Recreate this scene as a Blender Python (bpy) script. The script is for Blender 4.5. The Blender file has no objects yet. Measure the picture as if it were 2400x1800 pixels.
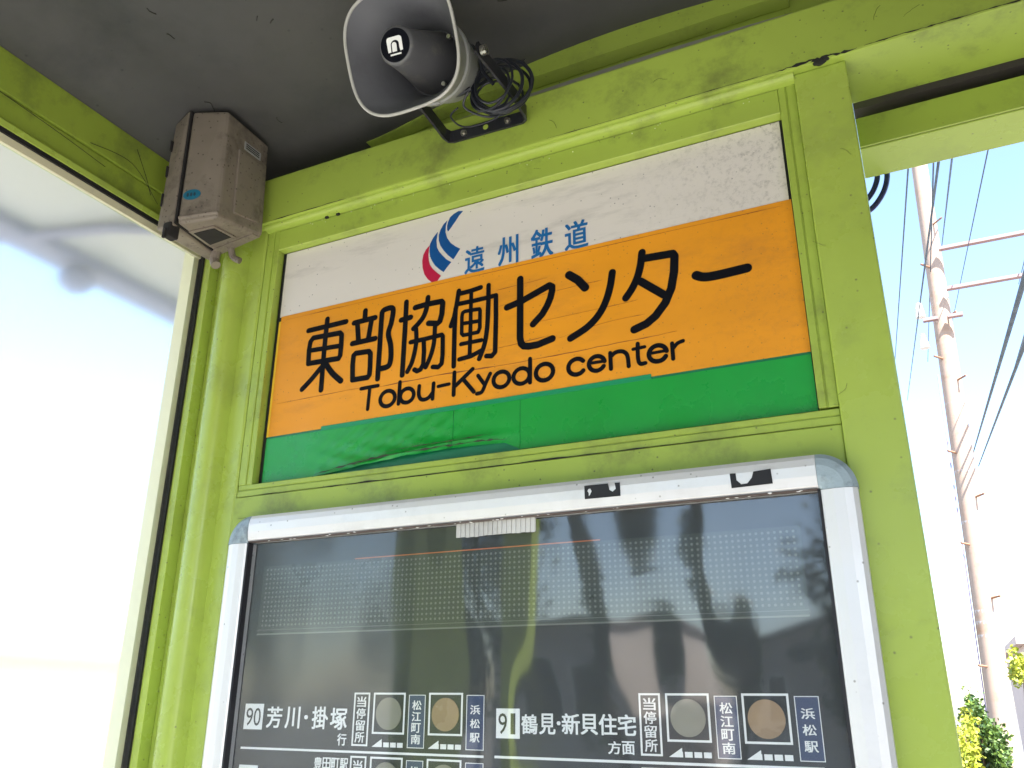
import bpy, bmesh, math, random
from mathutils import Vector, Matrix
from mathutils.geometry import delaunay_2d_cdt
random.seed(7)
scene = bpy.context.scene
C = scene.collection
R = math.radians

# ---------------------------------------------------------------- camera
cam_data = bpy.data.cameras.new('camera')
cam = bpy.data.objects.new('camera', cam_data); C.objects.link(cam)
cam_data.sensor_width = 36.0; cam_data.lens = 36.0 * 1973.4 / 2400
cam_data.clip_start = 0.02; cam_data.clip_end = 800
rx = Vector((0.89869771, 0.43853686, 0.00527653)); fw = Vector((-0.41234314, 0.84079831, 0.35075824))
up = Vector((0.14938392, -0.31740137, 0.93645118))
cam.matrix_world = Matrix(((rx.x, up.x, -fw.x, 0.0), (rx.y, up.y, -fw.y, -1.2), (rx.z, up.z, -fw.z, 1.45), (0, 0, 0, 1)))
scene.camera = cam

# ---------------------------------------------------------------- sky, sun, exposure
SUN_EL, SUN_AZ = R(50), R(134)          # azimuth from +Y towards +X
world = bpy.data.worlds.new('World'); scene.world = world; world.use_nodes = True
wn = world.node_tree.nodes; wl = world.node_tree.links
sky = wn.new('ShaderNodeTexSky'); sky.sky_type = 'NISHITA'; sky.sun_disc = False
sky.sun_elevation = SUN_EL; sky.sun_rotation = SUN_AZ; sky.air_density = 1.0; sky.dust_density = 0.7; sky.ozone_density = 1.0
bg = wn['Background']; bg.inputs['Strength'].default_value = 0.115
wl.new(sky.outputs[0], bg.inputs['Color'])
sl = bpy.data.lights.new('sun', 'SUN'); sl.energy = 4.8; sl.angle = R(0.5); sl.color = (1.0, 0.95, 0.87)
sun = bpy.data.objects.new('sun', sl); C.objects.link(sun)
sd = Vector((math.sin(SUN_AZ) * math.cos(SUN_EL), math.cos(SUN_AZ) * math.cos(SUN_EL), math.sin(SUN_EL)))
sun.rotation_euler = sd.to_track_quat('Z', 'Y').to_euler(); sun.location = (4, -6, 8)
vs = scene.view_settings
vs.view_transform = 'Standard'; vs.look = 'None'; vs.gamma = 1.0; vs.use_curve_mapping = False
vs.exposure = 2.3
scene.cycles.use_denoising = True
scene.cycles.max_bounces = 10; scene.cycles.diffuse_bounces = 5; scene.cycles.transparent_max_bounces = 12
scene.cycles.sample_clamp_indirect = 6.0

# ---------------------------------------------------------------- materials
MATS = {}
def mat(name, col, rough=0.5, metal=0.0, grime=0.0, gcol=(0.03, 0.03, 0.025), gscale=6.0, specks=0.0, sscale=60.0,
        bump=0.0, bscale=40.0, vary=0.0, streak=None, spec=0.5, coat=0.0, corner=None):
    if name in MATS: return MATS[name]
    m = bpy.data.materials.new(name); m.use_nodes = True
    nt = m.node_tree; n = nt.nodes; l = nt.links
    b = n['Principled BSDF']
    b.inputs['Roughness'].default_value = rough; b.inputs['Metallic'].default_value = metal
    b.inputs['Specular IOR Level'].default_value = spec; b.inputs['Coat Weight'].default_value = coat
    b.inputs['Base Color'].default_value = (*col, 1)
    tc = n.new('ShaderNodeTexCoord'); co = tc.outputs['Object']
    if streak:
        mp = n.new('ShaderNodeMapping'); mp.inputs['Scale'].default_value = streak; l.new(co, mp.inputs[0]); sco = mp.outputs[0]
    else: sco = co
    cur = None
    def mix(fac, c1, c2):
        x = n.new('ShaderNodeMix'); x.data_type = 'RGBA'
        if fac is not None: l.new(fac, x.inputs[0])
        if isinstance(c1, tuple): x.inputs[6].default_value = (*c1, 1)
        else: l.new(c1, x.inputs[6])
        if isinstance(c2, tuple): x.inputs[7].default_value = (*c2, 1)
        else: l.new(c2, x.inputs[7])
        return x.outputs[2]
    def ramp(src, a, bb_, va=0.0, vb=1.0):
        r = n.new('ShaderNodeMapRange'); r.inputs[1].default_value = a; r.inputs[2].default_value = bb_
        r.inputs[3].default_value = va; r.inputs[4].default_value = vb; l.new(src, r.inputs[0]); return r.outputs[0]
    def noise(c, s, d=5, rg=0.6):
        x = n.new('ShaderNodeTexNoise'); x.inputs['Scale'].default_value = s; x.inputs['Detail'].default_value = d
        x.inputs['Roughness'].default_value = rg; l.new(c, x.inputs['Vector']); return x.outputs['Fac']
    cur = col
    if vary:
        f = ramp(noise(sco, 3.1, 4), 0.3, 0.7)
        cur = mix(f, tuple(c * (1 - vary) for c in col), tuple(min(1, c * (1 + vary)) for c in col))
    if grime:
        a = noise(sco, gscale, 8, 0.7)
        f = ramp(a, 0.52, 0.78, 0.0, grime)
        cur = mix(f, cur, gcol)
    if corner:
        (cx_, cz_, rad_, am_) = corner
        sp = n.new('ShaderNodeSeparateXYZ'); l.new(co, sp.inputs[0]); cb_ = n.new('ShaderNodeCombineXYZ'); l.new(sp.outputs[0], cb_.inputs[0]); l.new(sp.outputs[2], cb_.inputs[2])
        vd = n.new('ShaderNodeVectorMath'); vd.operation = 'DISTANCE'; l.new(cb_.outputs[0], vd.inputs[0]); vd.inputs[1].default_value = (cx_, 0, cz_)
        f1 = ramp(vd.outputs['Value'], rad_, 0.0, 0.0, 1.0); f2_ = ramp(noise(co, 80, 10, .8), 0.50, 0.70, 0.06, 1.0)
        mm = n.new('ShaderNodeMath'); mm.operation = 'MULTIPLY'; l.new(f1, mm.inputs[0]); l.new(f2_, mm.inputs[1])
        m3_ = n.new('ShaderNodeMath'); m3_.operation = 'MULTIPLY'; l.new(mm.outputs[0], m3_.inputs[0]); m3_.inputs[1].default_value = am_
        cur = mix(m3_.outputs[0], cur, gcol)
    if specks:
        v = n.new('ShaderNodeTexVoronoi'); v.inputs['Scale'].default_value = sscale; v.inputs['Randomness'].default_value = 1.0
        l.new(co, v.inputs['Vector'])
        d = ramp(v.outputs['Distance'], 0.08, 0.22, 1.0, 0.0)
        s = n.new('ShaderNodeSeparateColor'); l.new(v.outputs['Color'], s.inputs[0])
        g = ramp(s.outputs[0], 1 - specks, 1 - specks + 0.02)
        mu = n.new('ShaderNodeMath'); mu.operation = 'MULTIPLY'; l.new(d, mu.inputs[0]); l.new(g, mu.inputs[1])
        m2 = n.new('ShaderNodeMath'); m2.operation = 'MULTIPLY'; l.new(mu.outputs[0], m2.inputs[0]); m2.inputs[1].default_value = 0.85
        cur = mix(m2.outputs[0], cur, gcol)
    if not isinstance(cur, tuple): l.new(cur, b.inputs['Base Color'])
    if bump:
        bn = n.new('ShaderNodeBump'); bn.inputs['Strength'].default_value = bump; bn.inputs['Distance'].default_value = 0.002
        l.new(noise(co, bscale, 6), bn.inputs['Height']); l.new(bn.outputs[0], b.inputs['Normal'])
    rr = n.new('ShaderNodeMapRange'); rr.inputs[1].default_value = .3; rr.inputs[2].default_value = .7
    rr.inputs[3].default_value = max(0, rough - .08); rr.inputs[4].default_value = min(1, rough + .12)
    l.new(noise(co, 9.0, 6), rr.inputs[0]); l.new(rr.outputs[0], b.inputs['Roughness'])
    MATS[name] = m; return m

def glass_mat(name, tint, rough, bump, bscale, ior=1.5, haze=0.0, hazecol=(0.8, 0.8, 0.8), gain=1.0):
    m = bpy.data.materials.new(name); m.use_nodes = True; nt = m.node_tree; n = nt.nodes; l = nt.links
    n.remove(n['Principled BSDF']); out = n['Material Output']
    tr = n.new('ShaderNodeBsdfTransparent'); tr.inputs[0].default_value = (*tint, 1)
    gl = n.new('ShaderNodeBsdfGlossy'); gl.inputs['Roughness'].default_value = rough
    fr = n.new('ShaderNodeFresnel'); fr.inputs[0].default_value = ior
    tc = n.new('ShaderNodeTexCoord'); ns = n.new('ShaderNodeTexNoise'); ns.inputs['Scale'].default_value = bscale; ns.inputs['Detail'].default_value = 2
    mp = n.new('ShaderNodeMapping'); mp.inputs['Scale'].default_value = (1.3, 1.0, 0.55); l.new(tc.outputs['Object'], mp.inputs[0])
    l.new(mp.outputs[0], ns.inputs['Vector'])
    bp = n.new('ShaderNodeBump'); bp.inputs['Strength'].default_value = 1.0; bp.inputs['Distance'].default_value = bump; l.new(ns.outputs[0], bp.inputs['Height'])
    l.new(bp.outputs[0], gl.inputs['Normal'])
    mx = n.new('ShaderNodeMixShader'); gb = n.new('ShaderNodeNewGeometry'); ma = n.new('ShaderNodeMath'); ma.operation = 'MULTIPLY_ADD'; l.new(gb.outputs['Backfacing'], ma.inputs[0]); ma.inputs[1].default_value = -gain; ma.inputs[2].default_value = gain
    mb = n.new('ShaderNodeMath'); mb.operation = 'MULTIPLY'; mb.use_clamp = True; l.new(ma.outputs[0], mb.inputs[0]); l.new(fr.outputs[0], mb.inputs[1]); l.new(mb.outputs[0], mx.inputs[0]); l.new(tr.outputs[0], mx.inputs[1]); l.new(gl.outputs[0], mx.inputs[2])
    last = mx.outputs[0]
    if haze:
        df = n.new('ShaderNodeBsdfDiffuse'); df.inputs[0].default_value = (*hazecol, 1)
        m3 = n.new('ShaderNodeMixShader'); l.new(last, m3.inputs[1]); l.new(df.outputs[0], m3.inputs[2])
        n2 = n.new('ShaderNodeTexNoise'); n2.inputs['Scale'].default_value = 3.5; n2.inputs['Detail'].default_value = 5; l.new(tc.outputs['Object'], n2.inputs['Vector'])
        rr = n.new('ShaderNodeMapRange'); rr.inputs[1].default_value = .3; rr.inputs[2].default_value = .75; rr.inputs[3].default_value = haze * .5; rr.inputs[4].default_value = haze * 1.6
        l.new(n2.outputs[0], rr.inputs[0]); l.new(rr.outputs[0], m3.inputs[0]); last = m3.outputs[0]
    l.new(last, out.inputs['Surface'])
    MATS[name] = m; return m

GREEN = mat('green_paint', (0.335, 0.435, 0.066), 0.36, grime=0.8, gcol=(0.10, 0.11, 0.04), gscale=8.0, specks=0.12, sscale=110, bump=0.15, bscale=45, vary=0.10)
GREEN_COL = mat('green_paint_column', (0.370, 0.475, 0.078), 0.27, grime=0.5, gcol=(0.16, 0.18, 0.06), gscale=7.0, specks=0.08, sscale=95, bump=0.12, bscale=40, vary=0.07)
GREEN_SHADED = mat('green_paint_shaded', (0.235, 0.310, 0.036), 0.42, grime=0.8, gcol=(0.07, 0.08, 0.028), gscale=7.0, specks=0.12, sscale=110, bump=0.15, bscale=45, vary=0.12)  # darker green for the side beam: grime plus its shade put into the colour
DIRT_SHADE = mat('black_grime_shade', (0.018, 0.018, 0.014), 0.9, bump=0.3)  # black for grime, and for the painted shade strip above the display frame
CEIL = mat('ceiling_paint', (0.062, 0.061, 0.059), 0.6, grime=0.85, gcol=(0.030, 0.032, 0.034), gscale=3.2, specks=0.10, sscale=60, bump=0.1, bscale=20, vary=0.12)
ROOFM = mat('roof_sheet', (0.35, 0.36, 0.36), 0.5, grime=0.3)
GASK = mat('black_rubber', (0.010, 0.009, 0.012), 0.55)
CREAM = mat('cream_sealant', (0.62, 0.58, 0.40), 0.6, grime=0.3)
ALU = mat('aluminium_frame', (0.80, 0.78, 0.78), 0.36, metal=0.35, grime=0.25, gcol=(0.30, 0.27, 0.25), gscale=7, specks=0.12, sscale=110, bump=0.04)
ALU2 = mat('grey_corner_cap', (0.33, 0.40, 0.44), 0.45, metal=0.2, grime=1.0, gcol=(0.10, 0.11, 0.12), gscale=30, bump=0.8, bscale=60, vary=0.35)
WHITE = mat('white_sign_film', (0.70, 0.645, 0.60), 0.42, grime=0.8, gcol=(0.20, 0.18, 0.17), gscale=4.2, specks=0.12, sscale=130, vary=0.05, streak=(0.35, 1, 1.8), corner=(-0.11, 2.30, 0.30, 0.9))
ORANGE = mat('orange_sign_film', (0.78, 0.30, 0.010), 0.45, grime=0.5, gcol=(0.40, 0.15, 0.03), gscale=9.0, specks=0.22, sscale=150, vary=0.12, streak=(0.5, 1, 1.5), bump=0.05, bscale=30, corner=(-0.10, 2.05, 0.26, 0.55))
SGREEN = mat('green_sign_film', (0.006, 0.30, 0.036), 0.28, grime=0.15, gcol=(0.02, 0.10, 0.04), gscale=5, vary=0.10, bump=0.10, bscale=22, spec=0.6)
SGREEN2 = mat('green_sign_film_under', (0.006, 0.17, 0.075), 0.4)
BLACKF = mat('black_letter_film', (0.003, 0.0035, 0.007), 0.6, spec=0.12)
BLUEF = mat('blue_letter_film', (0.006, 0.125, 0.36), 0.4)
NAVYF = mat('deep_blue_logo_film', (0.004, 0.075, 0.27), 0.38)
REDF = mat('crimson_logo_film', (0.48, 0.010, 0.055), 0.38)
PRINT = mat('board_print_black', (0.022, 0.024, 0.027), 0.5, grime=0.2, gcol=(0.06, 0.06, 0.06), gscale=3)
WPRINT = mat('board_print_white', (0.86, 0.86, 0.86), 0.5)
NPRINT = mat('board_print_navy', (0.035, 0.055, 0.13), 0.5)
DPRINT = mat('board_print_digits', (0.03, 0.03, 0.03), 0.5)
DISC = mat('lamp_disc', (0.25, 0.235, 0.19), 0.35, vary=0.15, grime=0.2)
DISC2 = mat('lamp_disc_amber', (0.34, 0.23, 0.14), 0.3, vary=0.35, grime=0.2, gscale=14)
DOTW = mat('dot_white', (0.17, 0.175, 0.155), 0.5)
BANDM = mat('dot_window_panel', (0.045, 0.050, 0.045), 0.3)
TAPE = mat('ribbed_tape', (0.55, 0.54, 0.52), 0.6, grime=0.4)
ORLINE = mat('orange_print_line', (0.55, 0.16, 0.06), 0.5)
HORN = mat('horn_grey_plastic', (0.27, 0.275, 0.265), 0.38, grime=0.4, gcol=(0.12, 0.115, 0.09), gscale=9, specks=0.08, sscale=90, bump=0.06)
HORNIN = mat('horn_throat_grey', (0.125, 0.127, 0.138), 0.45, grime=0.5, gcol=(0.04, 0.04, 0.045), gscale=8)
HRIM = mat('horn_rim_grey', (0.42, 0.41, 0.38), 0.4, grime=0.4, gcol=(0.15, 0.13, 0.1), gscale=15)
BLK = mat('black_painted_steel', (0.018, 0.019, 0.024), 0.42, grime=0.3, gcol=(0.06, 0.055, 0.045), gscale=12)
CABLE = mat('black_cable', (0.016, 0.018, 0.026), 0.38, grime=0.3, gcol=(0.06, 0.06, 0.06), gscale=25)
STEEL = mat('screw_steel', (0.45, 0.43, 0.38), 0.3, metal=0.9)
BADGEW = mat('badge_white', (0.8, 0.8, 0.78), 0.5)
BOXM = mat('box_beige_plastic', (0.200, 0.166, 0.132), 0.6, grime=1.0, gcol=(0.036, 0.026, 0.020), gscale=16, specks=0.75, sscale=95, bump=0.15, vary=0.35)
BOXD = mat('box_dark_slot', (0.012, 0.010, 0.010), 0.8)
BADGEB = mat('oval_badge_blue', (0.010, 0.13, 0.21), 0.4)
BADGEL = mat('oval_badge_print', (0.02, 0.045, 0.07), 0.5)
LABEL = mat('rating_label', (0.30, 0.30, 0.30), 0.5)
CONC = mat('concrete_pole', (0.36, 0.27, 0.22), 0.8, grime=0.9, gcol=(0.30, 0.17, 0.10), gscale=5, bump=0.3)
GROUND = mat('ground_concrete', (0.16, 0.155, 0.14), 0.9, grime=0.4, gcol=(0.2, 0.19, 0.17), gscale=1.5)
ASPH = mat('asphalt', (0.06, 0.06, 0.062), 0.9, grime=0.3)
PAVE = mat('pavement', (0.44, 0.42, 0.395), 0.85, grime=0.3)
LINE = mat('road_paint', (0.7, 0.7, 0.68), 0.7)
WALLW = mat('render_white', (0.68, 0.62, 0.58), 0.8, grime=0.2)
WALLP = mat('render_pink', (0.55, 0.42, 0.38), 0.8, grime=0.2)
TILE = mat('roof_tile', (0.20, 0.16, 0.16), 0.6, grime=0.3)
WINDM = mat('house_window_glass', (0.02, 0.03, 0.05), 0.1)
REDP = mat('red_panel', (0.22, 0.012, 0.02), 0.6)
BARK = mat('bark', (0.12, 0.08, 0.05), 0.9, bump=0.5)
WIRE = mat('wire_black', (0.02, 0.03, 0.05), 0.6)

def leaf_mat(name, c1, c2):
    m = mat(name, c1, 0.5); m = m.copy() if False else m
    nt = m.node_tree; n = nt.nodes; l = nt.links; b = n['Principled BSDF']
    g = n.new('ShaderNodeNewGeometry'); mx = n.new('ShaderNodeMix'); mx.data_type = 'RGBA'
    mx.inputs[6].default_value = (*c1, 1); mx.inputs[7].default_value = (*c2, 1)
    l.new(g.outputs['Random Per Island'], mx.inputs[0]); l.new(mx.outputs[2], b.inputs['Base Color'])
    b.inputs['Transmission Weight'].default_value = 0.0
    return m
LEAF = leaf_mat('leaf_green', (0.025, 0.07, 0.015), (0.10, 0.16, 0.02))
LEAFY = leaf_mat('leaf_yellow', (0.20, 0.26, 0.02), (0.42, 0.42, 0.04))
LEAFD = leaf_mat('leaf_dark', (0.012, 0.035, 0.015), (0.04, 0.08, 0.025))

# ---------------------------------------------------------------- helpers
def tag(o, label=None, cat=None, group=None, kind=None):
    if label: o['label'] = label
    if cat: o['category'] = cat
    if group: o['group'] = group
    if kind: o['kind'] = kind
    return o
def thing(name, label, cat, loc=(0, 0, 0), group=None):
    o = bpy.data.objects.new(name, None); C.objects.link(o); o.location = loc; o.empty_display_size = 0.1
    return tag(o, label, cat, group)
def obj(name, bm, m, parent=None, smooth=False, label=None):
    me = bpy.data.meshes.new(name); bmesh.ops.recalc_face_normals(bm, faces=bm.faces) ; bm.to_mesh(me); bm.free()
    return link(name, me, m, parent, smooth, label)
def link(name, me, m, parent=None, smooth=False, label=None):
    if m: me.materials.append(m)
    if smooth:
        for p in me.polygons: p.use_smooth = True
        me.set_sharp_from_angle(angle=R(38))
    o = bpy.data.objects.new(name, me); C.objects.link(o)
    if parent:
        o.parent = parent
        # children are written in world coordinates: undo the parent's position
        w = Vector((0, 0, 0)); p = parent
        while p: w += p.location; p = p.parent
        o.location = -w
    if label: o['label'] = label
    return o
def B(): return bmesh.new()
def hexa(bm, v, bev=0.0, seg=2):
    vs_ = [bm.verts.new(p) for p in v]
    fs = [(0, 1, 2, 3), (7, 6, 5, 4), (0, 4, 5, 1), (1, 5, 6, 2), (2, 6, 7, 3), (3, 7, 4, 0)]
    F = [bm.faces.new([vs_[i] for i in f]) for f in fs]
    if bev:
        es = list({e for f in F for e in f.edges})
        bmesh.ops.bevel(bm, geom=es, offset=bev, segments=seg, profile=0.6, affect='EDGES', clamp_overlap=True)
def box(bm, x0, x1, y0, y1, z0, z1, bev=0.0, seg=2):
    hexa(bm, [(x0, y0, z0), (x1, y0, z0), (x1, y1, z0), (x0, y1, z0), (x0, y0, z1), (x1, y0, z1), (x1, y1, z1), (x0, y1, z1)], bev, seg)
def bx(name, x0, x1, y0, y1, z0, z1, m, parent=None, bev=0.0, label=None):
    bm = B(); box(bm, x0, x1, y0, y1, z0, z1, bev); return obj(name, bm, m, parent, label=label)
def prism(bm, pts, to3, a, b):
    """pts: closed 2D outline; to3(p, t) -> 3D; extruded from t=a to t=b"""
    A = [bm.verts.new(to3(p, a)) for p in pts]; Bv = [bm.verts.new(to3(p, b)) for p in pts]
    n = len(pts)
    for i in range(n): bm.faces.new((A[i], A[(i + 1) % n], Bv[(i + 1) % n], Bv[i]))
    bm.faces.new(A[::-1]); bm.faces.new(Bv)
def tube(bm, pts, r, n=8, caps=True):
    P = [Vector(p) for p in pts]; rings = []
    ref = Vector((0.3, 0.2, 1)).normalized(); pv = None
    for i, p in enumerate(P):
        t = (P[min(i + 1, len(P) - 1)] - P[max(i - 1, 0)]).normalized()
        if pv is None:
            a = t.cross(ref)
            if a.length < .1: a = t.cross(Vector((1, 0, 0)))
            a.normalize()
        else: a = (pv - t * pv.dot(t)).normalized()
        pv = a; b = t.cross(a)
        rr = r[i] if isinstance(r, (list, tuple)) else r
        rings.append([bm.verts.new(p + (a * math.cos(2 * math.pi * k / n) + b * math.sin(2 * math.pi * k / n)) * rr) for k in range(n)])
    for i in range(len(rings) - 1):
        for k in range(n): bm.faces.new((rings[i][k], rings[i][(k + 1) % n], rings[i + 1][(k + 1) % n], rings[i + 1][k]))
    if caps: bm.faces.new(rings[0][::-1]); bm.faces.new(rings[-1])
def smooth_path(pts, s=6):
    P = [Vector(p) for p in pts]; out = []
    for i in range(len(P) - 1):
        p0 = P[max(i - 1, 0)]; p1 = P[i]; p2 = P[i + 1]; p3 = P[min(i + 2, len(P) - 1)]
        for k in range(s):
            t = k / s
            out.append(0.5 * ((2 * p1) + (p2 - p0) * t + (2 * p0 - 5 * p1 + 4 * p2 - p3) * t * t + (3 * p1 - p0 - 3 * p2 + p3) * t ** 3))
    out.append(P[-1]); return out
def cyl(bm, c, axis, r, h, n=16, r2=None):
    c = Vector(c); ax = Vector(axis).normalized()
    tube(bm, [c, c + ax * h], [r, r if r2 is None else r2], n)
def flat_poly(name, pts2, y, m, parent, th=0.0004, label=None):
    """flat print: an outline in the wall plane (x, z in metres), th thick towards the viewer"""
    bm = B(); prism(bm, pts2, lambda p, t: (p[0], t, p[1]), y, y - th)
    return obj(name, bm, m, parent, label=label)
def strokes_mesh(name, strokes, y, m, parent, label=None):
    """lettering film: round-ended strokes merged into one flat outline"""
    vs_, fs = [], []
    for r, sm, pts in strokes:
        r = r / 1000.0
        P = [(x / 1000.0, z / 1000.0) for x, z in pts]
        if sm: P = [tuple(v[:2]) for v in smooth_path([(a, b, 0) for a, b in P], 5)]
        for a, b in zip(P[:-1], P[1:]):
            dx, dz = b[0] - a[0], b[1] - a[1]; an = math.atan2(dz, dx); ring = []
            for k in range(9): t = an + math.pi / 2 + math.pi * k / 8; ring.append((a[0] + r * math.cos(t), a[1] + r * math.sin(t)))
            for k in range(9): t = an - math.pi / 2 + math.pi * k / 8; ring.append((b[0] + r * math.cos(t), b[1] + r * math.sin(t)))
            i0 = len(vs_); vs_ += [Vector(q) for q in ring]; fs.append(list(range(i0, i0 + len(ring))))
    v2, e2, f2, _a, _b, of_ = delaunay_2d_cdt(vs_, [], fs, 1, 1e-6)
    f2 = [f for f, o_ in zip(f2, of_) if o_]
    me = bpy.data.meshes.new(name); me.from_pydata([(v.x, y, v.y) for v in v2], [], [tuple(f) for f in f2]); me.update()
    bm = B(); bm.from_mesh(me); bmesh.ops.dissolve_limit(bm, angle_limit=R(1), verts=bm.verts, edges=bm.edges)
    for f in bm.faces:
        if f.normal.y > 0: f.normal_flip()
    ge = bmesh.ops.extrude_face_region(bm, geom=list(bm.faces))
    for v in ge['geom']:
        if isinstance(v, bmesh.types.BMVert): v.co.y -= 0.0005
    bmesh.ops.recalc_face_normals(bm, faces=bm.faces)
    bm.to_mesh(me); bm.free()
    return link(name, me, m, parent, label=label)
_tcache = {}
def glyph(ch, bb, y, m, parent, name='character', bold=0.0, keep=False):
    """one printed character: bb = x0, z0, x1, z1 in millimetres on the wall plane"""
    key = (ch, bold)
    if key not in _tcache:
        cu = bpy.data.curves.new('glyph', 'FONT'); cu.body = ch; cu.resolution_u = 3; cu.fill_mode = 'FRONT'
        to = bpy.data.objects.new('glyph', cu); C.objects.link(to)
        bpy.context.view_layer.update(); dg = bpy.context.evaluated_depsgraph_get()
        me = bpy.data.meshes.new_from_object(to.evaluated_get(dg))
        _tcache[key] = ([v.co[:] for v in me.vertices], [tuple(p.vertices) for p in me.polygons])
        bpy.data.objects.remove(to); bpy.data.curves.remove(cu); bpy.data.meshes.remove(me)
    V, F = _tcache[key]
    xs = [v[0] for v in V]; ys = [v[1] for v in V]
    x0, z0, x1, z1 = [t / 1000 for t in bb]
    sx = (x1 - x0) / (max(xs) - min(xs)); sz = (z1 - z0) / (max(ys) - min(ys))
    if keep: sx = sz = min(sx, sz)
    cx, cz = (x0 + x1) / 2, (z0 + z1) / 2; mx, my = (max(xs) + min(xs)) / 2, (max(ys) + min(ys)) / 2
    me = bpy.data.meshes.new(name)
    offs = [(0, 0)] if not bold else [(-bold, -bold * .6), (bold, bold * .6), (-bold, bold * .6), (bold, -bold * .6)]
    VV, FF = [], []
    for q_, (ox, oz) in enumerate(offs):
        n0 = len(VV); VV += [(cx + (v[0] - mx + ox) * sx, y - q_ * 0.00008, cz + (v[1] - my + oz) * sz) for v in V]; FF += [tuple(i + n0 for i in f) for f in F]
    me.from_pydata(VV, [], FF); me.update()
    return link(name, me, m, parent)

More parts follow.
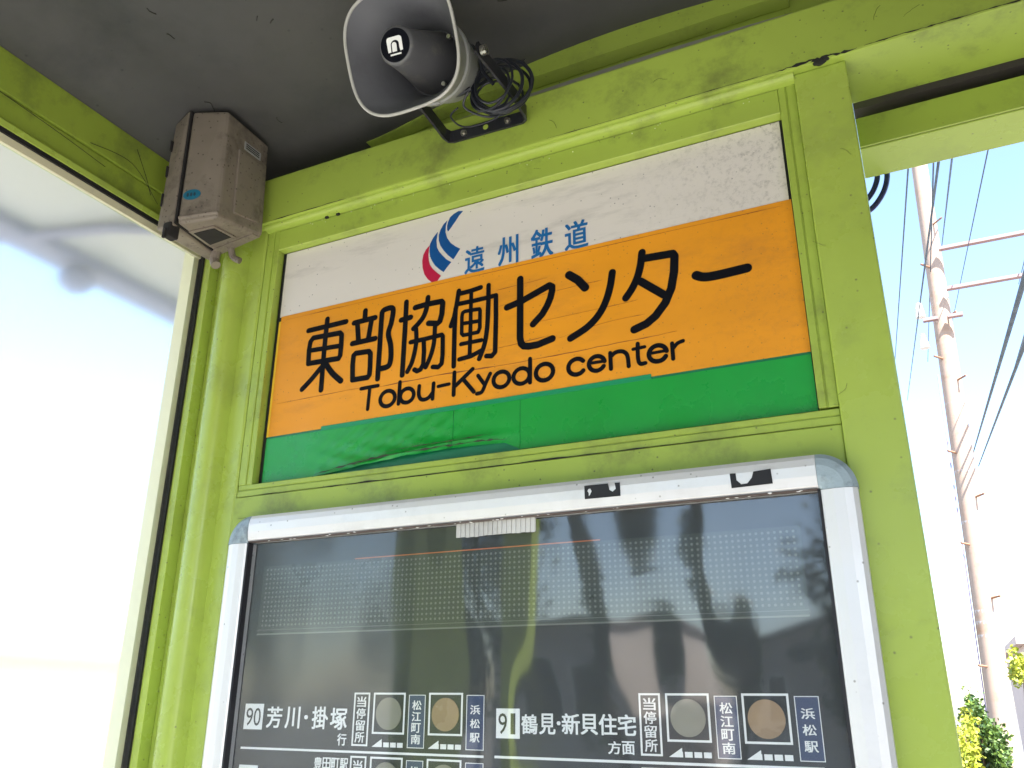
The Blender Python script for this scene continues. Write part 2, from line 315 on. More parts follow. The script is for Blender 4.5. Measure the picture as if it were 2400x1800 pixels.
# lettering outlines (millimetres on the wall)
GLYPHS= [('east',[(5.5,0,[(-1038.7,2134.6),(-947.2,2136.4)]),(5.5,0,[(-993.7,2151.1),(-994.6,2119.5),(-994.9,2069.1),(-994.0,2002.2)]),(5.5,0,[(-1031.1,2062.9),(-1032.6,2092.6),(-1031.0,2109.3),(-1024.8,2116.4),(-960.1,2114.8),(-955.5,2109.7),(-954.6,2085.7),(-954.9,2066.8),(-958.3,2061.0),(-1031.1,2062.9)]),(4.9,0,[(-1028.8,2090.1),(-956.1,2087.1)]),(5.5,1,[(-997.1,2050.6),(-1020.5,2027.4),(-1040.6,2010.7)]),(5.9,1,[(-988.0,2054.9),(-971.0,2033.3),(-948.6,2013.5)])]),('section',[(5.5,0,[(-903.1,2150.7),(-903.1,2133.8)]),(5.5,0,[(-927.9,2129.7),(-879.1,2131.4)]),(5.5,0,[(-919.6,2125.1),(-914.2,2089.6)]),(5.5,0,[(-887.4,2125.9),(-891.7,2089.0)]),(5.5,0,[(-928.4,2086.4),(-875.8,2087.2)]),(5.4,0,[(-921.3,2010.9),(-923.7,2042.3),(-923.1,2060.8),(-918.4,2064.6),(-888.4,2063.0),(-884.1,2057.4),(-883.0,2029.6),(-883.4,2014.9),(-886.8,2010.4),(-921.3,2010.9)]),(5.4,0,[(-863.7,2139.0),(-864.2,2119.0),(-863.9,2060.7),(-864.2,2003.9)]),(5.6,1,[(-863.7,2139.0),(-858.2,2143.9),(-839.5,2142.2),(-840.9,2114.4),(-846.4,2092.1),(-839.7,2067.8),(-837.4,2042.3),(-841.3,2026.0),(-857.4,2023.1)])]),('unite',[(5.2,0,[(-809.5,2149.9),(-809.4,2093.8),(-810.2,2002.4)]),(5.5,0,[(-819.0,2114.2),(-798.2,2115.9)]),(5.6,0,[(-789.3,2133.9),(-764.1,2135.7),(-732.4,2134.8),(-729.8,2130.8),(-730.8,2109.2),(-734.4,2095.2),(-739.7,2091.7),(-758.5,2095.9)]),(5.2,1,[(-762.2,2149.3),(-764.3,2127.6),(-770.2,2111.5),(-779.5,2100.6),(-790.7,2091.3)]),(4.6,1,[(-785.0,2089.1),(-783.2,2066.0),(-785.7,2043.9),(-791.2,2022.5),(-799.5,2007.3)]),(4.6,0,[(-795.4,2064.8),(-767.4,2065.3),(-765.6,2040.3),(-766.2,2016.0),(-771.1,2006.9),(-778.2,2004.8),(-784.4,2008.6)]),(4.5,0,[(-767.4,2065.3),(-729.7,2067.2),(-727.0,2063.3),(-726.0,2027.7),(-727.5,2010.5),(-734.3,2005.1),(-745.6,2007.5)]),(4.5,1,[(-744.3,2086.9),(-744.8,2058.8),(-748.2,2039.4),(-754.0,2022.7),(-760.5,2009.5)])]),('work',[(4.7,0,[(-696.4,2148.7),(-700.3,2120.8),(-704.3,2098.9),(-710.8,2081.1)]),(4.7,0,[(-701.9,2114.3),(-703.0,2076.2),(-702.2,2001.4)]),(4.7,0,[(-693.9,2142.4),(-672.7,2143.0),(-651.2,2145.7)]),(4.5,0,[(-694.4,2122.1),(-665.2,2121.7),(-639.9,2122.3),(-620.0,2123.1),(-619.4,2081.9),(-620.2,2013.9),(-626.7,2007.6),(-637.3,2009.5)]),(4.5,1,[(-635.1,2146.7),(-635.1,2107.3),(-636.6,2063.4),(-641.6,2031.7),(-651.2,2006.6)]),(3.9,0,[(-670.3,2138.4),(-670.3,2092.1),(-670.3,2047.9),(-670.6,2017.5)]),(3.7,0,[(-687.9,2062.2),(-688.4,2095.7),(-686.8,2102.7),(-682.2,2104.4),(-653.2,2103.2),(-651.5,2099.5),(-651.3,2066.2),(-654.6,2058.1),(-684.3,2057.7),(-687.9,2062.2)]),(3.7,0,[(-687.3,2081.0),(-651.6,2079.5)]),(3.9,0,[(-688.7,2041.4),(-647.4,2041.4)]),(4.3,0,[(-691.1,2012.5),(-667.2,2014.7),(-644.8,2022.6)])]),('se',[(6.3,0,[(-597.6,2094.8),(-568.6,2101.3),(-516.6,2120.0),(-511.4,2116.4),(-511.5,2108.2),(-515.1,2094.8),(-520.5,2083.0),(-529.9,2068.5),(-547.4,2052.8)]),(6.3,0,[(-572.2,2145.0),(-572.3,2031.4),(-570.2,2020.7),(-565.0,2015.1),(-555.7,2012.9),(-539.5,2012.8),(-512.1,2019.0)])]),('n',[(7.5,0,[(-479.5,2131.9),(-463.8,2118.9),(-450.8,2101.4)]),(6.3,1,[(-401.7,2118.9),(-406.5,2093.4),(-415.6,2066.9),(-429.4,2044.8),(-449.5,2027.5),(-479.1,2013.4)])]),('ta',[(6.4,1,[(-348.8,2144.0),(-353.0,2119.7),(-359.4,2099.3),(-369.2,2081.1),(-380.3,2067.0)]),(6.9,0,[(-348.8,2132.3),(-297.9,2129.5),(-295.1,2124.0),(-297.7,2096.7),(-304.0,2068.1),(-315.2,2044.6),(-332.4,2024.8),(-347.9,2014.4),(-368.5,2008.0)]),(6.8,0,[(-354.4,2091.8),(-316.6,2059.1)])]),('long',[(7.7,1,[(-262.5,2081.8),(-250.2,2076.0),(-228.3,2074.7),(-183.5,2076.6)])]),('T',[(3.6,0,[(-900.1,1989.9),(-862.2,1990.1)]),(3.6,0,[(-880.2,1989.9),(-882.0,1947.1)])]),('o',[(3.9,0,[(-823.4,1961.4),(-824.0,1965.6),(-825.9,1969.4),(-828.9,1972.6),(-832.7,1974.9),(-837.1,1976.1),(-841.6,1976.1),(-846.0,1974.9),(-849.8,1972.6),(-852.7,1969.4),(-854.6,1965.6),(-855.3,1961.4),(-854.6,1957.2),(-852.7,1953.4),(-849.8,1950.2),(-846.0,1947.9),(-841.6,1946.7),(-837.1,1946.7),(-832.7,1947.9),(-828.9,1950.2),(-825.9,1953.4),(-824.0,1957.2),(-823.4,1961.4)])]),('b',[(3.8,0,[(-814.1,1989.2),(-814.8,1947.7)]),(3.8,0,[(-783.1,1960.8),(-783.7,1964.6),(-785.4,1968.1),(-788.1,1971.0),(-791.5,1973.1),(-795.4,1974.1),(-799.6,1974.1),(-803.5,1973.1),(-806.9,1971.0),(-809.6,1968.1),(-811.3,1964.6),(-811.9,1960.8),(-811.3,1957.1),(-809.6,1953.6),(-806.9,1950.7),(-803.5,1948.6),(-799.6,1947.6),(-795.4,1947.6),(-791.5,1948.6),(-788.1,1950.7),(-785.4,1953.6),(-783.7,1957.1),(-783.1,1960.8)])]),('u',[(3.7,1,[(-772.2,1975.1),(-772.7,1959.7),(-768.5,1950.3),(-761.1,1947.4),(-751.6,1949.9),(-744.1,1958.2)]),(3.7,0,[(-742.4,1975.5),(-743.5,1946.5)])]),('-',[(3.2,0,[(-732.6,1968.1),(-710.5,1969.0)])]),('K',[(3.9,0,[(-700.3,1989.2),(-700.7,1947.2)]),(3.9,0,[(-663.9,1989.6),(-697.1,1963.9)]),(3.8,0,[(-681.9,1973.1),(-660.6,1946.8)])]),('y',[(3.5,0,[(-652.9,1975.5),(-640.5,1957.8)]),(3.5,1,[(-629.1,1975.2),(-637.5,1958.8),(-644.7,1944.3),(-654.4,1942.3)])]),('o',[(3.8,0,[(-592.3,1961.0),(-592.9,1965.0),(-594.7,1968.6),(-597.5,1971.7),(-601.1,1973.9),(-605.3,1975.0),(-609.6,1975.0),(-613.8,1973.9),(-617.4,1971.7),(-620.2,1968.6),(-622.0,1965.0),(-622.6,1961.0),(-622.0,1957.0),(-620.2,1953.4),(-617.4,1950.3),(-613.8,1948.2),(-609.6,1947.0),(-605.3,1947.0),(-601.1,1948.2),(-597.5,1950.3),(-594.7,1953.4),(-592.9,1957.0),(-592.3,1961.0)])]),('d',[(3.7,0,[(-553.4,1989.5),(-553.6,1946.9)]),(3.7,0,[(-554.6,1961.0),(-555.2,1965.0),(-557.0,1968.6),(-559.8,1971.6),(-563.4,1973.7),(-567.5,1974.9),(-571.7,1974.9),(-575.8,1973.7),(-579.4,1971.6),(-582.2,1968.6),(-584.0,1965.0),(-584.6,1961.0),(-584.0,1957.1),(-582.2,1953.5),(-579.4,1950.5),(-575.8,1948.4),(-571.7,1947.2),(-567.5,1947.2),(-563.4,1948.4),(-559.8,1950.5),(-557.0,1953.5),(-555.2,1957.1),(-554.6,1961.0)])]),('o',[(3.9,0,[(-511.4,1961.0),(-512.0,1965.1),(-513.9,1968.9),(-516.8,1972.1),(-520.6,1974.3),(-524.9,1975.5),(-529.4,1975.5),(-533.7,1974.3),(-537.5,1972.1),(-540.4,1968.9),(-542.3,1965.1),(-542.9,1961.0),(-542.3,1956.9),(-540.4,1953.1),(-537.5,1949.9),(-533.7,1947.6),(-529.4,1946.5),(-524.9,1946.5),(-520.6,1947.6),(-516.8,1949.9),(-513.9,1953.1),(-512.0,1956.9),(-511.4,1961.0)])]),('c',[(3.8,0,[(-457.9,1969.3),(-460.2,1971.5),(-462.9,1973.2),(-466.1,1974.2),(-469.3,1974.6),(-472.6,1974.2),(-475.7,1973.2),(-478.5,1971.6),(-480.9,1969.4),(-482.7,1966.8),(-483.7,1964.0),(-484.1,1960.9),(-483.7,1957.8),(-482.7,1954.9),(-480.9,1952.4),(-478.5,1950.2),(-475.7,1948.6),(-472.6,1947.6),(-469.3,1947.2),(-466.1,1947.6),(-462.9,1948.6),(-460.2,1950.3),(-457.9,1952.5)])]),('e',[(3.7,0,[(-421.0,1962.4),(-421.9,1965.5),(-423.6,1968.3),(-426.1,1970.6),(-429.0,1972.2),(-432.4,1973.1),(-435.8,1973.2),(-439.2,1972.5),(-442.2,1971.0),(-444.8,1968.8),(-446.7,1966.1),(-447.8,1963.0),(-448.0,1959.8),(-447.3,1956.7),(-445.8,1953.8),(-443.6,1951.3),(-440.8,1949.5),(-437.5,1948.3),(-434.1,1948.0),(-430.7,1948.5),(-427.5,1949.8),(-424.8,1951.8),(-422.7,1954.3)]),(2.7,0,[(-447.7,1962.9),(-421.8,1962.5)])]),('n',[(3.5,0,[(-410.8,1974.7),(-410.5,1947.2)]),(3.5,1,[(-410.4,1967.9),(-401.6,1974.2),(-389.8,1973.7),(-382.4,1965.7),(-380.7,1946.8)])]),('t',[(3.4,1,[(-364.2,1982.5),(-364.8,1957.3),(-361.5,1947.7),(-353.3,1947.4)]),(2.8,0,[(-372.3,1974.3),(-353.1,1975.1)])]),('e',[(3.8,0,[(-318.1,1962.0),(-319.1,1965.3),(-320.9,1968.3),(-323.5,1970.8),(-326.7,1972.5),(-330.2,1973.5),(-333.9,1973.6),(-337.5,1972.8),(-340.8,1971.2),(-343.5,1968.9),(-345.5,1966.0),(-346.7,1962.7),(-346.9,1959.3),(-346.2,1955.9),(-344.6,1952.8),(-342.3,1950.2),(-339.2,1948.2),(-335.8,1947.0),(-332.1,1946.7),(-328.4,1947.2),(-325.0,1948.5),(-322.1,1950.7),(-319.9,1953.4)]),(2.5,0,[(-344.3,1962.2),(-319.2,1962.4)])]),('r',[(3.3,0,[(-308.7,1972.9),(-308.5,1946.8)]),(3.1,1,[(-307.4,1964.2),(-300.1,1971.4),(-291.1,1974.0)])])]
LOGO= [('blue',[(-693.4,2317.4),(-703.5,2319.9),(-713.5,2316.4),(-721.3,2311.1),(-725.5,2302.0),(-727.2,2293.5),(-726.9,2285.5),(-724.7,2281.0),(-719.3,2286.9),(-709.6,2299.0),(-702.1,2309.4)]),('blue',[(-727.3,2305.9),(-735.6,2299.0),(-741.9,2288.3),(-745.2,2277.8),(-744.5,2266.5),(-740.6,2254.4),(-733.4,2242.7),(-724.0,2230.5),(-712.5,2219.0),(-710.2,2219.0),(-703.9,2227.9),(-697.1,2237.1),(-706.7,2243.8),(-718.1,2254.4),(-726.4,2267.5),(-730.3,2280.8),(-730.3,2294.3)]),('blue',[(-747.5,2285.8),(-757.4,2275.3),(-763.7,2263.4),(-764.4,2249.1),(-762.5,2236.4),(-757.4,2225.3),(-750.2,2213.8),(-740.8,2204.0),(-731.5,2195.9),(-725.2,2203.6),(-715.6,2213.3),(-725.8,2221.1),(-735.2,2232.1),(-743.5,2242.9),(-748.2,2252.9),(-749.6,2267.8)]),('red',[(-764.5,2260.8),(-772.4,2253.3),(-777.7,2243.4),(-779.5,2230.6),(-778.0,2215.9),(-773.3,2200.5),(-764.7,2187.7),(-751.9,2176.2),(-747.4,2176.3),(-742.1,2182.7),(-736.8,2189.5),(-745.0,2197.3),(-754.4,2207.1),(-761.6,2217.5),(-765.0,2229.3),(-766.3,2240.7),(-766.0,2251.7)])]
BLUE= [('遠', -685.5, 2179.9, -645.5, 2232.6), ('州', -617.1, 2180.6, -577.1, 2237.3), ('鉄', -550.8, 2178.7, -509.4, 2236.4), ('道', -485.8, 2180.3, -443.5, 2234.7)]
TXT= [('L', ('芳', -1026.7, 1404.3, -995.8, 1436.2)), ('L', ('川', -987.7, 1404.0, -958.6, 1436.5)), ('L', ('・', -948.7, 1418.2, -942.3, 1424.0)), ('L', ('掛', -932.9, 1404.1, -901.9, 1437.0)), ('L', ('塚', -896.1, 1403.8, -864.6, 1435.4)), ('L', ('行', -880.1, 1380.8, -863.2, 1397.9)), ('R', ('鶴', -557.9, 1404.2, -533.3, 1429.8)), ('R', ('見', -529.8, 1404.3, -505.8, 1431.1)), ('R', ('・', -502.8, 1416.6, -497.9, 1421.2)), ('R', ('新', -495.1, 1405.0, -468.9, 1431.5)), ('R', ('貝', -466.8, 1405.2, -442.4, 1431.2)), ('R', ('住', -440.0, 1405.1, -414.6, 1431.5)), ('R', ('宅', -412.5, 1405.1, -387.5, 1431.1)), ('R', ('方', -427.5, 1381.6, -409.9, 1397.2)), ('R', ('面', -407.7, 1381.5, -390.4, 1397.7))]

# ================================================================ SETTING: ground, street
bm = B(); box(bm, -300, 300, -300, 300, -0.5, -0.16); tag(obj('ground', bm, GROUND), kind='structure')
bm = B(); box(bm, -60, 60, -3.2, 0.6, -0.155, 0.0); tag(obj('pavement', bm, PAVE), kind='structure')
bm = B(); box(bm, -60, 60, -10.2, -3.36, -0.155, -0.12); tag(obj('road', bm, ASPH), kind='structure')
bm = B(); box(bm, -60, 60, -3.355, -3.205, -0.155, 0.03, 0.01); tag(obj('kerb', bm, GROUND), kind='structure')
bm = B()
for i in range(-14, 14): box(bm, i * 4, i * 4 + 2, -6.85, -6.72, -0.12, -0.113)
box(bm, -58, 58, -3.9, -3.78, -0.12, -0.113); box(bm, -58, 58, -9.9, -9.78, -0.12, -0.113)
tag(obj('road_markings', bm, LINE), kind='structure')

# ================================================================ BUS SHELTER
sh = thing('bus_shelter', 'green painted steel bus shelter with a dark grey ceiling and a hazy side pane', 'bus shelter')
bx('header_beam', -1.300, 0.70, -0.045, 0.087, 2.386, 2.4955, GREEN, sh, 0.004)
bx('column', -0.077, 0.001, -0.030, 0.080, 0.0, 2.3855, GREEN_COL, sh, 0.003)
# corner post with a raised rib, swept vertically
prof = [(-1.305, -0.004), (-1.292, -0.0045), (-1.280, -0.008), (-1.272, -0.018), (-1.266, -0.030), (-1.259, -0.040), (-1.250, -0.047), (-1.238, -0.051), (-1.226, -0.0515), (-1.216, -0.049),
        (-1.210, -0.043), (-1.2065, -0.034), (-1.204, -0.024), (-1.2035, -0.019), (-1.200, -0.0185), (-1.165, -0.021), (-1.161, -0.018), (-1.160, 0.05), (-1.335, 0.05), (-1.335, -0.004)]
bm = B(); prism(bm, prof, lambda p, t: (p[0], p[1], t), 0.0, 2.3855); obj('corner_post', bm, GREEN_COL, sh, smooth=True)
bx('stile', -1.324, -1.3055, -0.030, -0.0045, 0.0, 2.375, GREEN_COL, sh, 0.0015)
# mouldings round the name board: each with a raised lip, a groove and a lower step
def moulding(name, x0, x1, z0, z1, horiz, groove):
    bm = B()
    if horiz:
        box(bm, x0, x1, -0.020, 0.0, z0, groove - 0.0008, 0.001, 1); box(bm, x0, x1, -0.0185, 0.0, groove + 0.0008, z1, 0.001, 1)
        box(bm, x0, x1, -0.017, 0.0, groove - 0.0008, groove + 0.0008)
    else:
        box(bm, x0, groove - 0.0008, -0.020, 0.0, z0, z1, 0.001, 1); box(bm, groove + 0.0008, x1, -0.0185, 0.0, z0, z1, 0.001, 1)
        box(bm, groove - 0.0008, groove + 0.0008, -0.017, 0.0, z0, z1)
    return obj(name, bm, GREEN, sh)
moulding('frame_moulding', -1.1265, -0.1045, 2.329, 2.3855, True, 2.3755)
moulding('frame_moulding', -1.158, -1.1268, 1.828, 2.3855, False, -1.1395)
moulding('frame_moulding', -0.1042, -0.0775, 1.831, 2.3855, False, -0.0925)
moulding('frame_moulding', -1.158, -0.0775, 1.8045, 1.8278, True, 1.8172)
bx('cross_rail', -1.160, -0.0775, -0.0215, 0.03, 1.715, 1.8035, GREEN, sh, 0.0015)
bx('back_panel', -1.159, -0.078, 0.004, 0.05, 0.4, 2.3855, GREEN, sh)
bx('kick_rail', -1.160, -0.0775, -0.02, 0.03, 0.25, 0.40, GREEN, sh, 0.002)


# rounded cover strip under the beam
bm = B(); pr = [(-0.0200, 2.3868), (-0.0200, 2.3760)]
pr = [(-0.019, 2.3858)] + [(-0.019 - 0.0185 * math.sin(a), 2.3858 - 0.0085 * (1 - math.cos(a)) * 0 - 0.010 * math.cos(a)) for a in [math.pi / 2 * k / 6 for k in range(7)]]
prism(bm, pr, lambda p, t: (t, p[0], p[1]), -1.158, -0.0765); obj('cover_strip', bm, GREEN, sh, label='rounded green strip running under the beam')
# header beyond the column: sliding-door track and rail
bx('track_rail', 0.0015, 0.70, 0.107, 0.200, 2.3085, 2.3650, GREEN_COL, sh, 0.0015)
bx('track_rail', 0.0015, 0.70, 0.100, 0.1045, 2.3095, 2.3655, GREEN, sh, 0.001, label='thin front plate of the rail over the opening')
bx('track_gasket', 0.0015, 0.70, 0.1047, 0.1068, 2.311, 2.3600, GASK, sh)
bx('track_channel', 0.0015, 0.70, 0.160, 0.205, 2.3655, 2.47, GREEN, sh, label='dark inner wall of the track above the rails')
bx('track_channel', 0.0015, 0.70, 0.125, 0.159, 2.402, 2.44, mat('brown_grey_channel', (0.10, 0.085, 0.08), 0.6), sh, label='brown grey channel in the gap above the rails')
bx('light_block_wall', 0.70, 0.74, -0.90, 0.205, 0.0, 2.60, mat('light_block_paint', (0.05, 0.055, 0.045), 0.6, grime=0.4), sh)  # unseen wall added to cut the light coming from the right
bx('added_front_header', -1.38, 0.75, -1.76, -1.72, 2.27, 2.574, GREEN, sh, 0.003)  # unseen header added to hold back light from the open front
# fascia behind and above the beam, ceiling vault, arched rib
def arch(x):
    d = 0.0775 - 0.262 * (x + 0.375) ** 2 * (1.0 if x < -0.375 else 0.86)
    z = 2.574 + 0.5 * (d + math.sqrt(d * d + 0.0004)) if x < 1.0 else 2.575
    if -1.34 < x < -1.19: t = (x + 1.34) / 0.15; z -= 0.053 * (1 - t * t * (3 - 2 * t))
    elif x <= -1.34: z -= 0.053 * max(0, 1 - max(0, -1.40 - x) * 30)
    return z
xs = [-1.90, -1.7, -1.5, -1.44, -1.4] + [-1.36 + i * 0.03 for i in range(0, 60)] + [0.44, 0.6, 0.95]
xs = sorted(set(round(x, 4) for x in xs))
pts = [(x, arch(x)) for x in xs] + [(0.95, 2.74), (-1.90, 2.70)]
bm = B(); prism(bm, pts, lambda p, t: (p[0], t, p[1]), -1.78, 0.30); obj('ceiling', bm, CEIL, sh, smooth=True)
bx('eave_soffit', -1.900, -1.405, -1.78, 0.80, 2.560, 2.573, mat('eave_white', (0.46, 0.47, 0.46), 0.6), sh)
bx('gutter', -1.995, -1.901, -1.78, 0.80, 2.53, 2.60, mat('gutter_lilac', (0.20, 0.21, 0.33), 0.5), sh, 0.004)
bx('outer_mullion', -1.370, -1.3395, -0.048, 0.010, 0.0, 2.38, mat('pale_mullion', (0.82, 0.78, 0.52), 0.6), sh)
bx('fascia', -1.36, 0.70, 0.066, 0.070, 2.4960, 2.655, GREEN, sh)
# pale sheet edge seen as a thin arc between beam and rib
arcx = [-0.86 + i * 0.0395 for i in range(21)]
pts = [(x, 2.4965) for x in arcx[::-1]] + [(x, 2.5905 + 0.010 * (1 - ((x + 0.41) / 0.36) ** 2) if abs(x + 0.41) < 0.36 else 2.5905 - abs(abs(x + 0.41) - 0.36) * 0.2) for x in arcx]
bm = B(); prism(bm, pts, lambda p, t: (p[0], t, p[1]), 0.0655, 0.0625); obj('sheet_edge', bm, mat('pale_sheet', (0.30, 0.29, 0.27), 0.6, grime=0.4), sh)
rx_ = [-0.958, -0.93, -0.88, -0.82, -0.76, -0.70, -0.64, -0.58, -0.5, -0.42, -0.34, -0.26, -0.18, -0.12, -0.0735]
pts = [(x, min(2.6063, arch(x) - 0.001 - 0.03 * (x + .958))) for x in rx_] + [(x, arch(x) + 0.004) for x in rx_[::-1]]
bm = B(); prism(bm, pts, lambda p, t: (p[0], t, p[1]), 0.030, 0.062); obj('arched_rib', bm, GREEN, sh)
# side wall on the left
bx('side_beam', -1.40, -1.330, -1.76, -0.0065, 2.4425, 2.522, GREEN_SHADED, sh, 0.002)
bx('side_beam', -1.40, -1.334, -1.76, -0.0065, 2.388, 2.4405, GREEN_SHADED, sh, 0.002, label='lower half of the left beam, set back below the joint')
bx('glazing_bead', -1.345, -1.3255, -1.76, -0.0305, 2.3745, 2.3875, GREEN_COL, sh, 0.0015)
bx('gasket', -1.342, -1.3275, -1.02, -0.0305, 2.3655, 2.3742, GASK, sh)
bx('gasket', -1.342, -1.3245, -0.0345, -0.0302, 0.1, 2.3650, GASK, sh)
bx('sealant_strip', -1.340, -1.3320, -1.02, -0.0355, 2.3500, 2.3652, CREAM, sh)
bx('front_post', -1.38, -1.29, -1.10, -0.93, 0.0, 2.3740, GREEN, sh, 0.004)
bx('front_post', -1.38, -1.30, -1.75, -1.65, 0.0, 2.3740, GREEN, sh, 0.004)
bx('sill_rail', -1.38, -1.30, -0.93, -0.031, 0.25, 0.32, GREEN, sh, 0.003)
pane = glass_mat('hazy_acrylic', (0.97, 0.985, 0.97), 0.1, 0.0003, 3, 1.45)
# slightly frosted acrylic: rough transmission plus a dusty film
pm = bpy.data.materials.new('frosted_acrylic'); pm.use_nodes = True; pb = pm.node_tree.nodes['Principled BSDF']
pb.inputs['Transmission Weight'].default_value = 1.0; pb.inputs['Roughness'].default_value = 0.23; pb.inputs['IOR'].default_value = 1.12
pb.inputs['Base Color'].default_value = (0.97, 0.985, 0.96, 1)
pn = pm.node_tree; tl = pn.nodes.new('ShaderNodeBsdfTranslucent'); tl.inputs[0].default_value = (0.80, 0.86, 0.84, 1); mxs = pn.nodes.new('ShaderNodeMixShader'); mxs.inputs[0].default_value = 0.08
pn.links.new(pb.outputs[0], mxs.inputs[1]); pn.links.new(tl.outputs[0], mxs.inputs[2]); pn.links.new(mxs.outputs[0], pn.nodes['Material Output'].inputs['Surface'])
bx('side_pane', -1.338, -1.334, -0.93, -0.0305, 0.32, 2.3660, pm, sh)

# rust, paint cracks and cobwebs
def ragged(name, pts, w, y, parent, label, m=DIRT_SHADE, seed=1):
    rnd = random.Random(seed); bm = B(); P = smooth_path([(a, 0, b) for a, b in pts], 8); up_, lo_ = [], []
    for i, p in enumerate(P):
        t = i / (len(P) - 1); ww = w * (0.25 + rnd.random() ** 2 * 1.5) * min(1, 6 * t + .1, 6 * (1 - t) + .1); j = (rnd.random() - .5) * w * .7
        up_.append((p.x, p.z + j + ww / 2)); lo_.append((p.x, p.z + j - ww / 2))
    v1 = [bm.verts.new((a, y, b)) for a, b in up_]; v2 = [bm.verts.new((a, y, b)) for a, b in lo_]
    for i in range(len(P) - 1): bm.faces.new((v1[i], v2[i], v2[i + 1], v1[i + 1]))
    g = bmesh.ops.extrude_face_region(bm, geom=list(bm.faces))
    for v in g['geom']:
        if isinstance(v, bmesh.types.BMVert): v.co.y += 0.0004
    return obj(name, bm, m, parent, label=label)
ragged('paint_crack', [(-0.10, 2.3885), (-0.05, 2.3905), (-0.02, 2.3895), (0.02, 2.388)], 0.0038, -0.0458, sh, 'dark crack where the column meets the beam', seed=3)
ragged('paint_crack', [(0.03, 2.389), (0.08, 2.3905), (0.13, 2.389), (0.19, 2.3895), (0.26, 2.3885), (0.33, 2.389)], 0.0017, -0.0458, sh, 'cracked paint along the lower edge of the beam', seed=5)
ragged('paint_crack', [(-0.50, 2.390), (-0.35, 2.3885), (-0.24, 2.390), (-0.10, 2.3885)], 0.0008, -0.0456, sh, 'fine dirt line along the beam edge', seed=8)
ragged('paint_crack', [(-1.155, 2.388), (-1.0, 2.3885), (-0.94, 2.3885)], 0.0016, -0.0456, sh, 'dirt line on the beam beside the grey box', seed=9)
bm = B()
for px_, pz_, r_ in [(-0.035, 2.3850, 0.008), (-0.026, 2.3885, 0.005), (-0.043, 2.3895, 0.005)]:
    bmesh.ops.create_icosphere(bm, subdivisions=2, radius=r_, matrix=Matrix.Translation((px_, -0.0445 + r_ * .3, pz_)) @ Matrix.Diagonal((1.3, 0.5, 0.8, 1)))
for v in bm.verts: v.co += Vector((random.uniform(-.0012, .0012), random.uniform(-.0006, .0006), random.uniform(-.0014, .0014)))
obj('rust_lump', bm, DIRT_SHADE, sh)
def hair(bm, p, n, step, rnd, r=0.0005, d0=None):
    d = d0 or Vector((rnd.uniform(-1, 1), 0, rnd.uniform(-1, 1))).normalized(); P = [Vector(p)]
    for i in range(n):
        d = (d + Vector((rnd.uniform(-.5, .5), 0, rnd.uniform(-.5, .5)))).normalized(); P.append(P[-1] + d * step)
    tube(bm, P, r, 4)
rnd = random.Random(11); bm = B()
for p in [(-0.48, 2.405), (-0.30, 2.44), (0.05, 2.43), (0.09, 2.42)]:
    hair(bm, (p[0], -0.0462, p[1]), 7, 0.004, rnd, 0.00022)
for i in range(3): hair(bm, (rnd.uniform(-0.07, -0.01), -0.0306, rnd.uniform(1.7, 2.34)), 6, 0.0035, rnd, 0.0002)
for i in range(3): hair(bm, (rnd.uniform(-1.0, -0.2), -0.0208, rnd.uniform(2.34, 2.37)), 5, 0.003, rnd, 0.0002)
for k in range(5): hair(bm, (-1.3285, -0.30 + k * .02, 2.43 + .01 * k), 1, 0.001, rnd, 0.0002)
for P in ([(-1.329, -0.60, 2.44), (-1.328, -0.42, 2.43), (-1.329, -0.30, 2.42)], [(-1.329, -0.34, 2.45), (-1.322, -0.25, 2.458), (-1.328, -0.17, 2.41)], [(-1.328, -0.24, 2.50), (-1.325, -0.21, 2.45), (-1.328, -0.19, 2.42)]): tube(bm, smooth_path(P, 8), 0.0006, 4)
o = obj('cobweb', bm, DIRT_SHADE, sh); o['kind'] = 'stuff'
bm = B()
for i in range(30):
    x = rnd.uniform(-1.25, -0.45); y = rnd.uniform(-0.75, -0.05); x = min(x, -0.5)
    P = [Vector((x, y, arch(x) - 0.0008))]; d = Vector((rnd.uniform(-1, 1), rnd.uniform(-1, 1), 0)).normalized()
    sl_ = rnd.uniform(.0015, .006)
    for k in range(rnd.randint(1, 7)):
        d = (d + Vector((rnd.uniform(-.7, .7), rnd.uniform(-.7, .7), 0))).normalized(); q = P[-1] + d * sl_; q.z = arch(q.x) - 0.0008; P.append(q)
    tube(bm, P, rnd.uniform(0.0005, 0.0013), 4)
o = obj('ceiling_flake', bm, DIRT_SHADE, sh); o['kind'] = 'stuff'
bm = B()
for i in range(26):
    x = rnd.uniform(-1.05, -0.12); z = rnd.choice([2.3865 + 0.0, 2.372 + rnd.uniform(-.003, .003), 2.366])
    bmesh.ops.create_icosphere(bm, subdivisions=1, radius=rnd.uniform(0.0008, 0.0016), matrix=Matrix.Translation((x, -0.0203, min(z, 2.373))))
o = obj('paint_drip', bm, mat('pale_green_drip', (0.6, 0.68, 0.35), 0.4), sh); o['kind'] = 'stuff'
# joint marks of worn paint beside the grey box
for x in (-0.975, -1.003):
    bx('bolt_head', x - 0.004, x + 0.004, -0.0245, -0.0195, 2.372, 2.379, DIRT_SHADE, sh, 0.0015)

